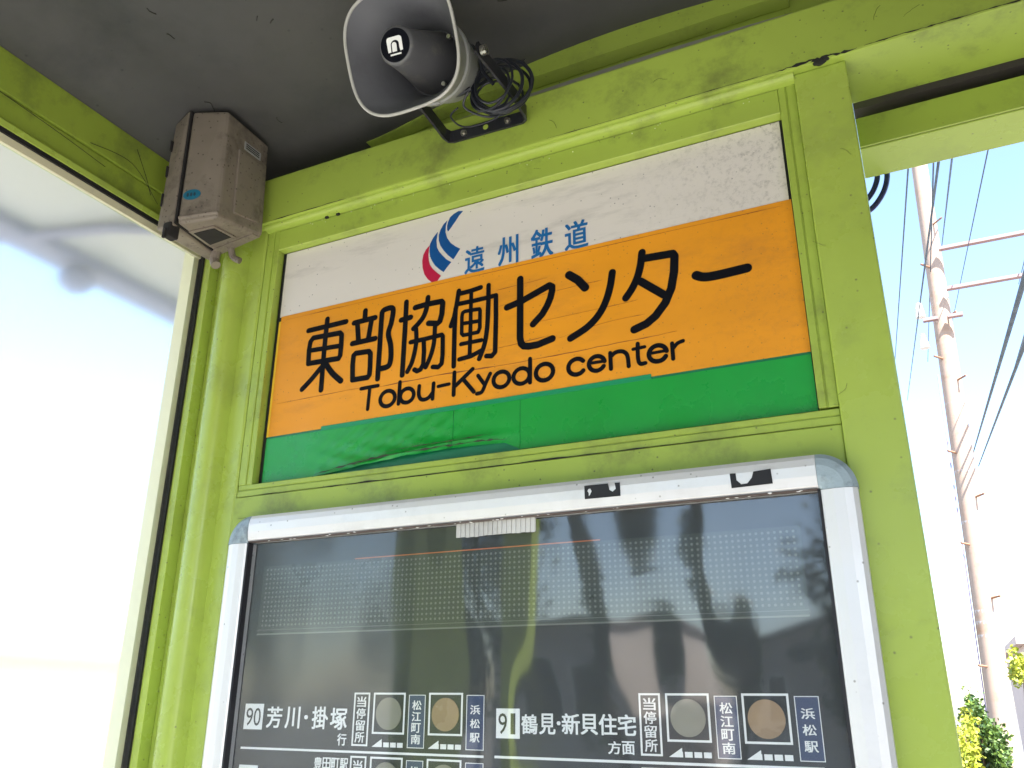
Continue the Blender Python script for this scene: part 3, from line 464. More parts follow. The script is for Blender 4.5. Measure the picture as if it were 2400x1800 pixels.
# ================================================================ STOP NAME BOARD
sg = thing('stop_name_sign', 'bus stop name sign in white, orange and green bands with black lettering', 'sign', (-0.613, 0.0, 1.83))
bx('backing_sheet', -1.1262, -0.1052, 0.0, 0.0035, 1.8285, 2.3290, GASK, sg)
bx('white_band', -1.1180, -0.1100, -0.0012, 0.0, 2.1800, 2.3272, WHITE, sg)
bx('orange_band', -1.1130, -0.1068, -0.0022, 0.0, 1.9235, 2.1798, ORANGE, sg)
bx('film_edge', -1.1185, -1.1132, -0.0016, 0.0, 1.9235, 2.170, mat('yellow_film_edge', (0.80, 0.50, 0.03), 0.4), sg)
bx('green_band', -1.1165, -0.1068, -0.0018, 0.0, 1.8300, 1.9233, SGREEN2, sg)
# peeling green overlay: a sheet whose lower edge curls away from the sign on the left
def seam_z(x):      # lower edge of the overlay
    x0, x1 = -0.985, -0.600
    if x < x0: return 1.8325
    if x < x1: t = (x - x0) / (x1 - x0); return 1.8325 + 0.0165 * math.sin(t * math.pi * .62) ** 1.2
    t = min(1, (x - x1) / 0.03); z_ = 1.8325 + 0.0165 * math.sin(math.pi * .62) ** 1.2; return z_ * (1 - t) + 1.8330 * t
def sheet(name, xa, xb, ztop, nx, nz, m, lift):
    bm = B(); G = []
    for i in range(nx + 1):
        x = xa + (xb - xa) * i / nx; col = []
        zb = seam_z(x)
        for j in range(nz + 1):
            t = j / nz; z = ztop + (zb - ztop) * t
            y = -0.0030
            if lift:
                e = max(0.0, 1 - abs((x + 0.80) / 0.19)) ; y -= 0.0075 * (e ** 0.7) * max(0, t - 0.55) ** 1.4 * 3.2
                y -= 0.0011 * math.sin(x * 60 + z * 190) * max(0, min(1, (x + 1.05) * 8)) * max(0, min(1, (-0.62 - x) * 6)) * max(0, t)
                y -= 0.0008 * math.sin(x * 145 - z * 210 + 1.3) * max(0, min(1, (x + 1.02) * 8)) * max(0, min(1, (-0.62 - x) * 6))
            if lift: rg = 1.8325 + 0.030 * math.sin(max(0, min(1, (x + 0.95) / 0.42)) * math.pi * .6); y -= 0.0032 * math.exp(-((z - rg) / 0.0035) ** 2) * max(0, min(1, (x + 0.95) * 9)) * max(0, min(1, (-0.55 - x) * 9))
            col.append(bm.verts.new((x, min(y, -0.0026), z)))
        G.append(col)
    for i in range(nx):
        for j in range(nz): bm.faces.new((G[i][j], G[i][j + 1], G[i + 1][j + 1], G[i + 1][j]))
    g = bmesh.ops.extrude_face_region(bm, geom=list(bm.faces))
    for v in g['geom']:
        if isinstance(v, bmesh.types.BMVert): v.co.y += 0.0004
    return obj(name, bm, m, sg, smooth=True)
sheet('green_overlay', -1.1160, -0.6995, 1.9190, 130, 26, SGREEN, True)['label'] = 'wrinkled green film peeling away along its lower edge'
sheet('green_overlay', -0.6985, -0.5720, 1.9190, 40, 12, SGREEN, True)
sheet('green_overlay', -0.5712, -0.1070, 1.9190, 20, 4, SGREEN, False)
bm = B(); box(bm, -0.985, -0.345, -0.0036, -0.0026, 1.9190, 1.9275); obj('green_trim', bm, mat('teal_green_film', (0.006, 0.25, 0.10), 0.35), sg)
BROWN = mat('fold_dirt_shade', (0.035, 0.040, 0.025), 0.8)  # dark brown strips: dirt in the fold together with its shade, painted in
ragged('fold_dirt_shade', [(-0.985, 1.8335), (-0.93, 1.8405), (-0.86, 1.8485), (-0.78, 1.8520), (-0.70, 1.8535), (-0.63, 1.8530), (-0.585, 1.8500)], 0.0026, -0.0122, sg, 'fold dirt and painted shade along the lower edge of the peeling green film', BROWN, 4)
ragged('fold_dirt_shade', [(-0.84, 1.8585), (-0.78, 1.8615), (-0.70, 1.8625), (-0.62, 1.8650)], 0.0011, -0.0090, sg, 'thinner line of crease dirt and painted shade above the main fold', BROWN, 6)
ragged('rail_grime_shade', [(-1.150, 1.8043), (-1.0, 1.8046), (-0.8, 1.8042), (-0.5, 1.8045), (-0.3, 1.8042), (-0.082, 1.8045)], 0.0017, -0.0219, sh, 'dark grime line along the joint of the green rail', DIRT_SHADE, 12)
ragged('rail_grime_shade', [(-1.150, 1.763), (-0.9, 1.7625), (-0.5, 1.7630), (-0.12, 1.7625)], 0.0022, -0.0219, sh, 'dark strip painted as the shade above the display frame', DIRT_SHADE, 14)  # this strip paints in the shade above the frame
rnd = random.Random(5)
for pts, w in [([(-1.10, 1.99), (-0.95, 1.9915), (-0.86, 1.992)], 0.0007), ([(-0.90, 1.986), (-0.74, 1.9895), (-0.55, 1.987), (-0.40, 1.990), (-0.30, 1.992)], 0.0016),
               ([(-0.62, 2.10), (-0.48, 2.108), (-0.42, 2.109)], 0.0006), ([(-0.56, 2.055), (-0.40, 2.058), (-0.36, 2.060)], 0.0006), ([(-0.68, 2.02), (-0.60, 2.021), (-0.52, 2.026)], 0.0006),
               ([(-1.10, 2.1705), (-0.8, 2.172), (-0.3, 2.1720), (-0.12, 2.171)], 0.0007), ([(-0.50, 2.018), (-0.42, 2.030), (-0.35, 2.032)], 0.0006), ([(-0.62, 2.133), (-0.52, 2.136)], 0.0005)]:
    ragged('film_crack', pts, w, -0.0028, sg, 'fine crack in the orange film', mat('orange_crack', (0.30, 0.09, 0.02), 0.6), rnd.randint(0, 99))
for (c, P) in LOGO:
    flat_poly('logo_blade', [(a / 1000, b / 1000) for a, b in P], -0.0012, NAVYF if c == 'blue' else REDF, sg, 0.0005, None if c == 'blue' else 'crimson blade at the foot of the logo')
for (ch, *bb_) in BLUE: glyph(ch, bb_, -0.0018, BLUEF, sg, 'character', bold=0.020)
for nm, st in GLYPHS:
    strokes_mesh('character' if nm in ('east', 'section', 'unite', 'work', 'se', 'n', 'ta', 'long') and len(nm) > 1 or nm == 'n' and st[0][0] > 7 else 'letter', st, -0.0026, BLACKF, sg)

# ================================================================ ROUTE DISPLAY BOARD
bd = thing('route_display_board', 'aluminium framed bus approach board with black panel behind glossy glass', 'display board', (-0.60, -0.03, 0.95))
X0, X1, Z0, Z1, FW = -1.1385, -0.0660, 0.70, 1.7585, 0.046
bx('print_panel', X0 + 0.02, X1 - 0.02, -0.0240, -0.0225, Z0 + 0.02, Z1 - 0.02, PRINT, bd)
def chamfer_bar(name, pts, to3, a, b, m=ALU): bm = B(); prism(bm, pts, to3, a, b); return obj(name, bm, m, bd)
YF = -0.0525; YB_ = -0.0230
# bar profile: (outward coordinate 0..FW, y)
barp = [(0.0, YB_), (0.0, -0.046), (0.006, -0.0500), (0.016, YF), (0.030, YF), (FW - 0.003, -0.0500), (FW, -0.047), (FW, YB_)]
# t = 0 at the inner edge of the frame
chamfer_bar('frame_bar', barp[::-1], lambda p, t: (t, p[1], Z1 - p[0]), X0 + 0.049, X1 - 0.049)
chamfer_bar('frame_bar', barp, lambda p, t: (t, p[1], Z0 + p[0]), X0 + 0.049, X1 - 0.049)
chamfer_bar('frame_bar', barp, lambda p, t: (X0 + p[0] + .001, p[1], t), Z0 + 0.049, Z1 - 0.049)
chamfer_bar('frame_bar', barp[::-1], lambda p, t: (X1 - p[0] - .001, p[1], t), Z0 + 0.049, Z1 - 0.049)
def cap(cx, cz, sx, sz):
    bm = B(); n = 12; prev = None; r0 = 0.0485
    rows = []
    for k in range(n + 1):
        a = math.pi / 2 * k / n
        row = []
        for (o_, y) in barp:
            rr = r0 - o_ if True else 0
            rr = max(rr, 0.0015)
            row.append(bm.verts.new((cx + sx * rr * math.cos(a) , y - 0.0006, cz + sz * rr * math.sin(a))))
        rows.append(row)
    for k in range(n):
        for i in range(len(barp) - 1): bm.faces.new((rows[k][i], rows[k][i + 1], rows[k + 1][i + 1], rows[k + 1][i]))
    for row in (rows[0], rows[-1]): bm.faces.new(row)
    return obj('corner_cap', bm, ALU2, bd, smooth=False)
cap(X0 + 0.0485, Z1 - 0.0485, -1, 1); cap(X1 - 0.0485, Z1 - 0.0485, 1, 1); cap(X0 + 0.0485, Z0 + 0.0485, -1, -1); cap(X1 - 0.0485, Z0 + 0.0485, 1, -1)
# chips of paint on the underside edge of the top bar, dark putty line
bm = B(); box(bm, X0 + 0.05, X1 - 0.05, -0.0500, -0.0365, Z1 - FW - 0.0012, Z1 - FW - 0.0002); obj('frame_lip', bm, mat('brown_lip', (0.10, 0.075, 0.065), 0.6, grime=0.3), bd)
bm = B(); rnd = random.Random(2)
for i in range(40):
    x = rnd.uniform(X0 + .07, X1 - .07); bmesh.ops.create_icosphere(bm, subdivisions=1, radius=rnd.uniform(.0008, .0024), matrix=Matrix.Translation((x, rnd.uniform(-.050, -.040), Z1 - FW - 0.001)) @ Matrix.Diagonal((1.5, 1, .5, 1)))
o = obj('paint_chip', bm, WPRINT, bd); o['kind'] = 'stuff'
# dot matrix window
bx('dot_window', -1.068, -0.147, -0.0246, -0.0242, 1.5530, 1.6700, BANDM, bd)
bx('window_edge', -1.068, -0.147, -0.0252, -0.0248, 1.5520, 1.5545, DOTW, bd)
bx('window_edge', -1.068, -0.147, -0.0250, -0.0247, 1.5600, 1.5608, DOTW, bd)
vs_, fs = [], []
nc, nr = 112, 13
for i in range(nc):
    for j in range(nr):
        cx = -1.062 + (i + .5) * 0.910 / nc; cz = 1.5640 + (j + .5) * 0.103 / nr; b0 = len(vs_)
        vs_ += [(cx + 0.0021 * math.cos(k * math.pi / 3), -0.0250, cz + 0.0021 * math.sin(k * math.pi / 3)) for k in range(6)]; fs.append(tuple(range(b0, b0 + 6)))
me = bpy.data.meshes.new('dot_grid'); me.from_pydata(vs_, [], fs); o = link('dot_grid', me, DOTW, bd); o['kind'] = 'stuff'
bx('orange_line', -0.87, -0.43, -0.0250, -0.0246, 1.6705, 1.6722, ORLINE, bd)
bm = B(); n_ = 17
for i in range(n_):
    x = -0.666 + i * 0.0081; box(bm, x, x + 0.0066, -0.0380, -0.0366, 1.6895 + rnd.uniform(-.001, .001), 1.7115)
obj('ribbed_tape', bm, TAPE, bd)
bx('tape_base', -0.668, -0.529, -0.0366, -0.0360, 1.6900, 1.7118, TAPE, bd)
# route rows
YP = -0.0245
def outline_rect(name, x0, x1, z0, z1, w, m, sub):
    bm = B(); y0, y1 = YP, YP - 0.0004
    box(bm, x0, x1, y1, y0, z1 - w, z1); box(bm, x0, x1, y1, y0, z0, z0 + w); box(bm, x0, x0 + w, y1, y0, z0 + w, z1 - w); box(bm, x1 - w, x1, y1, y0, z0 + w, z1 - w)
    return obj(name, bm, m, sub)
def vtext(s, x0, x1, z0, z1, sub, bold=0.018, gap=0.12):
    n_ = len(s); h = (z1 - z0) / n_
    for i, ch in enumerate(s):
        c = z1 - h * (i + .5); glyph(ch, [x0 * 1000, (c - h * (.5 - gap / 2)) * 1000, x1 * 1000, (c + h * (.5 - gap / 2)) * 1000], YP - 0.0009, WPRINT, sub, 'character', bold)
def route_row(xo, ztop, num, chars, small, amber, sub):
    """xo: x of the stop-name boxes; ztop: top line of the row"""
    def rel(v): return v
    outline_rect('name_box', xo, xo + 0.030, ztop - 0.078, ztop, 0.0026, WPRINT, sub)
    vtext('当停留所', xo + 0.0065, xo + 0.0235, ztop - 0.074, ztop - 0.005, sub)
    for k, (dx, nm) in enumerate(((0.0372, '松江町南'), (0.1385, '浜松駅'))):
        x = xo + dx
        outline_rect('lamp_box', x, x + 0.059, ztop - 0.060, ztop, 0.0028, WPRINT, sub)
        bm = B(); cyl(bm, (x + 0.0295, YP, ztop - 0.0305), (0, -1, 0), 0.0235, 0.0012, 28); obj('indicator_lamp', bm, DISC2 if amber and k else DISC, sub, label='amber tinted round lamp' if amber and k else None)
        a0 = x + 0.001; zz = ztop - 0.0795
        flat_poly('arrow', [(a0, zz + .001), (a0 + 0.018, zz + .0125), (a0 + 0.018, zz + .001)], YP, WPRINT, sub)
        for q in range(4 - 1):
            flat_poly('arrow_dash', [(a0 + 0.0215 + q * 0.0125, zz + .001), (a0 + 0.0315 + q * 0.0125, zz + .001), (a0 + 0.0315 + q * 0.0125, zz + .0078), (a0 + 0.0215 + q * 0.0125, zz + .0078)], YP, WPRINT, sub)
        flat_poly('arrow_dash', [(a0 + 0.0175, zz + .001), (a0 + 0.0190, zz + .001), (a0 + 0.0190, zz + .0078), (a0 + 0.0175, zz + .0078)], YP - .0005, WPRINT, sub)
        xb = x + 0.0655
        flat_poly('name_sticker', [(xb, ztop - 0.0785), (xb + 0.0298, ztop - 0.0790), (xb + 0.0302, ztop - 0.003), (xb, ztop - 0.003)], YP, NPRINT, sub)
        outline_rect('sticker_border', xb + .0002, xb + 0.030, ztop - 0.0785, ztop - 0.003, 0.0010, WPRINT, sub).location.y -= 0.0006
        vtext(nm, xb + 0.0070, xb + 0.0230, ztop - (0.074 if len(nm) == 4 else 0.071), ztop - (0.010 if len(nm) == 4 else .014), sub, gap=.16 if len(nm) == 4 else .34)
def digits(s, bb, sub):
    x0, z0, x1, z1 = bb
    flat_poly('number_plate', [(x0 / 1000, z0 / 1000), (x1 / 1000, z0 / 1000), (x1 / 1000, z1 / 1000), (x0 / 1000, z1 / 1000)], YP, WPRINT, sub)
    w = (x1 - x0); h = z1 - z0
    for i, d in enumerate(s):
        a = x0 + w * (0.10 + 0.42 * i); 
        if d == '1': glyph(d, [a + w * .1, z0 + h * .14, a + w * .30, z0 + h * .84], YP - .0009, DPRINT, sub, 'digit')
        else: glyph(d, [a, z0 + h * .14, a + w * .37, z0 + h * .84], YP - .0009, DPRINT, sub, 'digit')
rowL = thing('route_row', None, None); rowR = thing('route_row', None, None)
rows = []
for i, lb in enumerate(('route row of number 90', 'route row of number 91', 'lower left route row cut by the photo edge', 'lower right route row')):
    e = bpy.data.objects.new('route_row', None); C.objects.link(e); e.parent = bd; e.location = (0, 0, 0); e['label'] = lb; rows.append(e)
bpy.data.objects.remove(rowL); bpy.data.objects.remove(rowR)
route_row(-0.8526, 1.4588, '90', None, None, True, rows[0]); route_row(-0.3818, 1.4588, '91', None, None, True, rows[1])
route_row(-0.8526, 1.3665, '', None, None, False, rows[2]); route_row(-0.3818, 1.3665, '', None, None, False, rows[3])
digits('90', (-1075.7, 1400.9, -1035.8, 1440.9), rows[0]); digits('91', (-598.9, 1397.4, -560.9, 1437.5), rows[1])
digits('80', (-1075.7, 1308.9, -1035.8, 1346.5), rows[2])
for side, (ch, *bb_) in TXT: glyph(ch, bb_, YP - .0002, WPRINT, rows[0] if side == 'L' else rows[1], 'character', bold=0.022)
for i, ch in enumerate('豊田町駅'): glyph(ch, [-922 + i * 16.8, 1346, -907 + i * 16.8, 1362.5], YP - .0002, WPRINT, rows[2], 'character', bold=0.022)
bx('rule_line', -1.0768, -0.6188, YP - .0004, YP, 1.3705, 1.3738, WPRINT, bd); bx('rule_line', -0.6010, -0.1500, YP - .0004, YP, 1.3708, 1.3742, WPRINT, bd)
GL = glass_mat('board_glass', (0.97, 0.98, 0.98), 0.045, 0.010, 2.6, 1.5, gain=2.6, haze=0.012, hazecol=(0.6, 0.62, 0.62))
bx('glass_cover', X0 + 0.045, X1 - 0.045, -0.0358, -0.0330, Z0 + 0.04, Z1 - 0.044, GL, bd)
bx('glass_gasket', X0 + 0.0466, X0 + 0.0505, -0.0480, -0.0360, Z0 + 0.047, Z1 - 0.048, GASK, bd)
bx('glass_gasket', X1 - 0.0505, X1 - 0.0466, -0.0480, -0.0360, Z0 + 0.047, Z1 - 0.048, GASK, bd)
# torn black labels on the top bar
flat_poly('torn_label', [(-0.4420, 1.7475), (-0.4050, 1.7475), (-0.4030, 1.7380), (-0.3980, 1.7345), (-0.3930, 1.7385), (-0.3945, 1.7474), (-0.3865, 1.7472), (-0.3863, 1.7272), (-0.4415, 1.7275)], YF - 0.0002, GASK, bd, 0.0005, 'torn black label left of the other')
flat_poly('label_hole', [(-0.4355, 1.7420), (-0.4325, 1.7425), (-0.4305, 1.7385), (-0.4330, 1.7335), (-0.4350, 1.7315), (-0.4350, 1.7360), (-0.4370, 1.7390)], YF - 0.0008, ALU, bd, 0.0003)
flat_poly('torn_label', [(-0.2275, 1.7430), (-0.2195, 1.7425), (-0.2190, 1.7330), (-0.2130, 1.7265), (-0.2050, 1.7270), (-0.1985, 1.7340), (-0.1955, 1.7425), (-0.1725, 1.7440), (-0.1715, 1.7235), (-0.2265, 1.7225)], YF - 0.0002, GASK, bd, 0.0005, 'torn black label nearest the right corner')

# ================================================================ HORN LOUDSPEAKER
AX = Vector((0.0, -0.9, -0.436)).normalized()      # the way it points
M0 = Vector((-0.648, -0.300, 2.4445))
LX = Vector((1, 0, 0)); LY = AX.cross(LX).normalized()
if LY.z < 0: LY = -LY
hs = thing('horn_loudspeaker', 'grey horn loudspeaker with rounded square mouth pointing down from the beam', 'loudspeaker', M0 - AX * 0.12)
def sup(a, n): c, s = math.cos(a), math.sin(a); return (math.copysign(abs(c) ** (2 / n), c), math.copysign(abs(s) ** (2 / n), s))
def loft(secs, m, name, parent, closed_end=False, N=48, smooth=True):
    bm = B(); rows = []
    for (s, w, h, n) in secs:
        c = M0 - AX * s; rows.append([bm.verts.new(c + LX * (w * sup(2 * math.pi * k / N, n)[0]) + LY * (h * sup(2 * math.pi * k / N, n)[1])) for k in range(N)])
    for i in range(len(rows) - 1):
        for k in range(N): bm.faces.new((rows[i][k], rows[i][(k + 1) % N], rows[i + 1][(k + 1) % N], rows[i + 1][k]))
    if closed_end: bm.faces.new(rows[-1])
    return obj(name, bm, m, parent, smooth=smooth)
bell_out = [(0.0, .1035, .1025, 3.1), (.006, .1030, .1020, 3.1), (.02, .0965, .0955, 3.0), (.04, .088, .087, 2.8), (.065, .080, .079, 2.5), (.09, .0735, .073, 2.2), (.10, .071, .071, 2.05)]
loft(bell_out, HORN, 'bell', hs)
loft([(.100, .071, .071, 2.05), (.103, .074, .074, 2), (.112, .074, .074, 2), (.115, .066, .066, 2), (.165, .060, .060, 2), (.185, .055, .055, 2), (.197, .043, .043, 2), (.2, .02, .02, 2)], HORN, 'driver_housing', hs, True)
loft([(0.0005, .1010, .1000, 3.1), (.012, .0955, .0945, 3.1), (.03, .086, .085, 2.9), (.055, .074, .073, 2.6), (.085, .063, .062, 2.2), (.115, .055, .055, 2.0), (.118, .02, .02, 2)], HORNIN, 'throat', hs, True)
bm = B(); ring = [M0 + LX * (.1022 * sup(2 * math.pi * k / 64, 3.1)[0]) + LY * (.1012 * sup(2 * math.pi * k / 64, 3.1)[1]) for k in range(65)]
tube(bm, ring, 0.0027, 8, False); obj('mouth_rim', bm, HRIM, hs, smooth=True)
loft([(-.0150, .0265, .0265, 2), (-.0148, .0285, .0285, 2), (-.013, .0305, .0305, 2), (-.009, .0320, .0320, 2), (.01, .0335, .0335, 2), (.05, .040, .040, 2), (.09, .048, .048, 2), (.1165, .054, .054, 2)], mat('plug_grey', (0.095, 0.095, 0.10), 0.4, grime=0.6, gcol=(0.24, 0.22, 0.17), gscale=25), 'centre_plug', hs, False, 32)
cb = M0 + AX * 0.0150
bm = B(); cyl(bm, cb - AX * .001, AX, 0.0268, 0.0018, 40); bdg = obj('badge', bm, BLACKF, hs)
def on_badge(pts, name, m, th=0.0007):
    bm = B(); ca, sa = math.cos(R(-4)), math.sin(R(-4))
    prism(bm, pts, lambda p, t: cb + LX * (p[0] * ca - p[1] * sa) + LY * (p[0] * sa + p[1] * ca) + AX * t, 0.0010, 0.0010 + th); return obj(name, bm, m, bdg)
q = .00112
outer = [(-12, -9), (-13, 8)] + [(-9 - 4 * math.cos(a), 8 + 4 * math.sin(a)) for a in [math.pi / 2 * k / 4 for k in range(5)]] + [(7 + 5 * math.sin(a), 7 + 5 * math.cos(a)) for a in [math.pi / 2 * k / 5 for k in range(6)]] + [(12.5, -9), (8.0, -9.5)]
inner = [(7.0, -4)] + [(0 + 7 * math.cos(a), 1 + 6 * math.sin(a)) for a in [math.pi * k / 10 for k in range(11)]] + [(-7.3, -9)]
on_badge([(a * q, b * q) for a, b in outer + inner], 'badge_mark', BADGEW)
on_badge([(a * q, b * q) for a, b in [(-5, -9)] + [(-1.2 + 3.8 * -math.cos(a), 0.5 + 3.8 * math.sin(a)) for a in [math.pi * k / 8 for k in range(9)]] + [(2.4, -9)]], 'badge_mark', BADGEW)
on_badge([(-9 * q, -14.2 * q), (9 * q, -14.2 * q), (9 * q, -12.0 * q), (-9 * q, -12.0 * q)], 'badge_lettering', BADGEW)
for a in (R(24), R(-63)):
    c = M0 - AX * 0.088 + (LX * math.cos(a) + LY * math.sin(a)) * 0.056
    bm = B(); cyl(bm, c, AX, 0.0036, 0.006, 12); obj('screw', bm, STEEL, hs, smooth=False)
# mounting yoke: base strap on the beam and two arms
def strap(name, pts, w, th):
    """flat steel bar through pts, width w along world Z-ish, built as a swept rectangle"""
    bm = B(); rows = []
    P = [Vector(p) for p in pts]
    for i, p in enumerate(P):
        t = (P[min(i + 1, len(P) - 1)] - P[max(i - 1, 0)]).normalized(); wv = Vector((0, 0, 1)); wv = (wv - t * wv.dot(t)).normalized(); nv = t.cross(wv)
        rows.append([bm.verts.new(p + wv * w / 2 * a + nv * th / 2 * b) for a, b in ((1, 1), (1, -1), (-1, -1), (-1, 1))])
    for i in range(len(rows) - 1):
        for k in range(4): bm.faces.new((rows[i][k], rows[i][(k + 1) % 4], rows[i + 1][(k + 1) % 4], rows[i + 1][k]))
    bm.faces.new(rows[0]); bm.faces.new(rows[-1][::-1]); return obj(name, bm, BLK, hs)
strap('yoke', [(-0.712, -0.205, 2.486), (-0.7105, -0.15, 2.475), (-0.706, -0.10, 2.464), (-0.7035, -0.062, 2.4555), (-0.6985, -0.0515, 2.4535), (-0.69, -0.0490, 2.4530), (-0.62, -0.0490, 2.4510), (-0.56, -0.0490, 2.4490), (-0.545, -0.0495, 2.4485),
               (-0.5375, -0.054, 2.4490), (-0.535, -0.062, 2.450), (-0.537, -0.10, 2.458), (-0.548, -0.15, 2.474), (-0.560, -0.205, 2.490)], 0.026, 0.0045)
for x, s_ in ((-0.667, STEEL), (-0.575, STEEL)):
    bm = B(); cyl(bm, (x, -0.0512, 2.4515 if x < -.6 else 2.4495), (0, -1, 0), 0.0065, 0.0035, 6); cyl(bm, (x, -0.0545, 2.4515 if x < -.6 else 2.4495), (0, -1, 0), 0.0035, 0.004, 10); obj('mounting_bolt', bm, STEEL, hs)
bm = B(); cyl(bm, (-0.621, -0.0512, 2.4510), (0, -1, 0), 0.0055, 0.0008, 14); obj('bolt_hole', bm, GREEN, hs)
bm = B(); cyl(bm, (-0.5545, -0.195, 2.486), (1, 0, 0), 0.009, 0.010, 12); obj('pivot_bolt', bm, STEEL, hs)

# coiled cable hanging behind the loudspeaker
cc = thing('cable_coil', 'loose coil of thin black cable hanging behind the horn loudspeaker', 'cable', (-0.566, -0.12, 2.472))
rnd = random.Random(21)
def ringp(cx, cy, cz, r1, r2, tilt, n=40, wob=0.002, a0=0, a1=360):
    P = []
    for k in range(n + 1):
        a = R(a0 + (a1 - a0) * k / n); x = r1 * math.cos(a); z = r2 * math.sin(a)
        P.append((cx + x * math.cos(tilt) - 0.0, cy + x * math.sin(tilt) + rnd.uniform(-wob, wob) * .3, cz + z + rnd.uniform(-wob, wob) * .3))
    return P
for i, (dx, dy, dz, r1, r2, ti, rr) in enumerate([(0.006, 0, 0, .047, .052, .15, .0034), (0.012, .010, -.002, .050, .050, .3, .0030), (-0.006, -.004, -.006, .040, .044, -.1, .0026),
                                               (0.0, .016, -.008, .044, .040, .4, .0026), (0.004, -.010, .004, .036, .046, .05, .0024), (-0.004, .004, -.014, .030, .030, .25, .0022), (0.016, .006, .002, .052, .054, .2, .0036)]):
    bm = B(); tube(bm, ringp(-0.566 + dx, -0.125 + dy, 2.468 + dz, r1, r2, ti), rr, 7, False); obj('cable_loop', bm, CABLE, cc, smooth=True)
for P, rr in [([(-0.605, -0.150, 2.452), (-0.62, -0.135, 2.436), (-0.585, -0.12, 2.414), (-0.55, -0.10, 2.424), (-0.53, -0.09, 2.448)], .0022),
              ([(-0.612, -0.17, 2.530), (-0.600, -0.160, 2.545), (-0.585, -0.15, 2.530), (-0.583, -0.14, 2.50), (-0.565, -0.13, 2.47)], .0035),
              ([(-0.63, -0.14, 2.434), (-0.65, -0.13, 2.428), (-0.625, -0.12, 2.405), (-0.57, -0.11, 2.412), (-0.535, -0.11, 2.44)], .0016),
              ([(-0.655, -0.17, 2.445), (-0.64, -0.155, 2.452), (-0.62, -0.145, 2.458), (-0.605, -0.14, 2.466)], .0045),
              ([(-0.548, -0.10, 2.515), (-0.54, -0.08, 2.54), (-0.536, -0.06, 2.57)], .0009)]:
    bm = B(); tube(bm, smooth_path(P, 8), rr, 7); obj('cable_end', bm, CABLE, cc, smooth=True)

# ================================================================ JUNCTION BOX
jb = thing('junction_box', 'grimy beige plastic junction box hung in the corner under the ceiling', 'junction box', (-1.17, -0.13, 2.45))
def H(name, v, m, bev=0.0, seg=3, parent=None, label=None, smooth=False):
    bm = B(); hexa(bm, v, bev, seg); return obj(name, bm, m, parent or jb, label=label, smooth=smooth)
FLb, FRb, BRb, BLb = (-1.199, -0.222, 2.300), (-1.131, -0.187, 2.316), (-1.131, -0.062, 2.342), (-1.240, -0.070, 2.318)
FLt, FRt, BRt, BLt = (-1.206, -0.222, 2.566), (-1.134, -0.196, 2.562), (-1.139, -0.068, 2.562), (-1.240, -0.080, 2.564)
H('body', [FLb, FRb, BRb, BLb, FLt, FRt, BRt, BLt], BOXM, 0.009, 3)
# lid on the left, a hair wider than the body
H('lid', [(-1.246, -0.228, 2.296), (-1.2025, -0.2255, 2.297), (-1.243, -0.066, 2.314), (-1.270, -0.070, 2.312),
          (-1.260, -0.214, 2.556), (-1.2095, -0.2255, 2.569), (-1.243, -0.076, 2.568), (-1.275, -0.080, 2.556)], BOXM, 0.006, 3)
H('seam', [(-1.2025, -0.2245, 2.302), (-1.1985, -0.2235, 2.302), (-1.2385, -0.072, 2.318), (-1.2425, -0.072, 2.318),
           (-1.2095, -0.2245, 2.566), (-1.2055, -0.2230, 2.566), (-1.2385, -0.080, 2.566), (-1.2425, -0.080, 2.566)], BOXD)
for z, zz in ((2.483, 0.026), (2.420, 0.026), (2.350, 0.030)):
    t = (z - 2.296) / 0.26; xm = -1.241 - 0.0105 * t
    H('hinge_slot', [(xm - .0045, -0.2285 + .008 * t, z), (xm + .0000, -0.2290 + .006 * t, z), (xm + .0000, -0.2150, z), (xm - .0045, -0.2150, z),
                     (xm - .0060, -0.2285 + .008 * t, z + zz), (xm - .0015, -0.2290 + .006 * t, z + zz), (xm - .0015, -0.2150, z + zz), (xm - .0060, -0.2150, z + zz)], BOXD, 0.001, 1)
# bottom lip, knockout, latch
H('bottom_rib', [(-1.196, -0.2235, 2.312), (-1.130, -0.1895, 2.327), (-1.133, -0.180, 2.320), (-1.197, -0.214, 2.305), (-1.196, -0.2240, 2.3165), (-1.130, -0.1900, 2.3315), (-1.133, -0.181, 2.332), (-1.197, -0.215, 2.318)], BOXM, 0.0012, 1)
def on_bottom(u, v, d=0.0):      # u: 0 left..1 right, v: 0 front..1 back on the underside
    a = Vector(FLb).lerp(Vector(FRb), u); b = Vector(BLb).lerp(Vector(BRb), u); p = a.lerp(b, v)
    return p + Vector((0, 0, -d))
def patch(name, u0, u1, v0, v1, d0, d1, m):
    lo = [on_bottom(u, v, d1) for u, v in ((u0, v0), (u1, v0), (u1, v1), (u0, v1))]; hi = [on_bottom(u, v, d0) for u, v in ((u0, v0), (u1, v0), (u1, v1), (u0, v1))]
    H(name, [tuple(p) for p in lo + hi], m)
patch('knockout_frame', 0.06, 0.66, 0.22, 0.72, -0.004, 0.0022, BOXM); patch('knockout', 0.12, 0.60, 0.28, 0.66, 0.000, 0.0030, BOXD)
patch('bottom_step', 0.05, 0.95, 0.80, 0.97, -0.004, 0.0020, BOXM)
bm = B(); box(bm, -1.226, -1.206, -0.230, -0.205, 2.276, 2.306, 0.004); box(bm, -1.220, -1.212, -0.234, -0.228, 2.270, 2.290, 0.002); obj('latch', bm, BOXD, jb)
bm = B(); tube(bm, smooth_path([(-1.232, -0.085, 2.325), (-1.235, -0.085, 2.300), (-1.228, -0.086, 2.285)], 4), 0.010, 10); tube(bm, smooth_path([(-1.205, -0.075, 2.33), (-1.200, -0.070, 2.306), (-1.185, -0.064, 2.296)], 4), 0.007, 8); obj('cable_gland', bm, BOXM, jb)
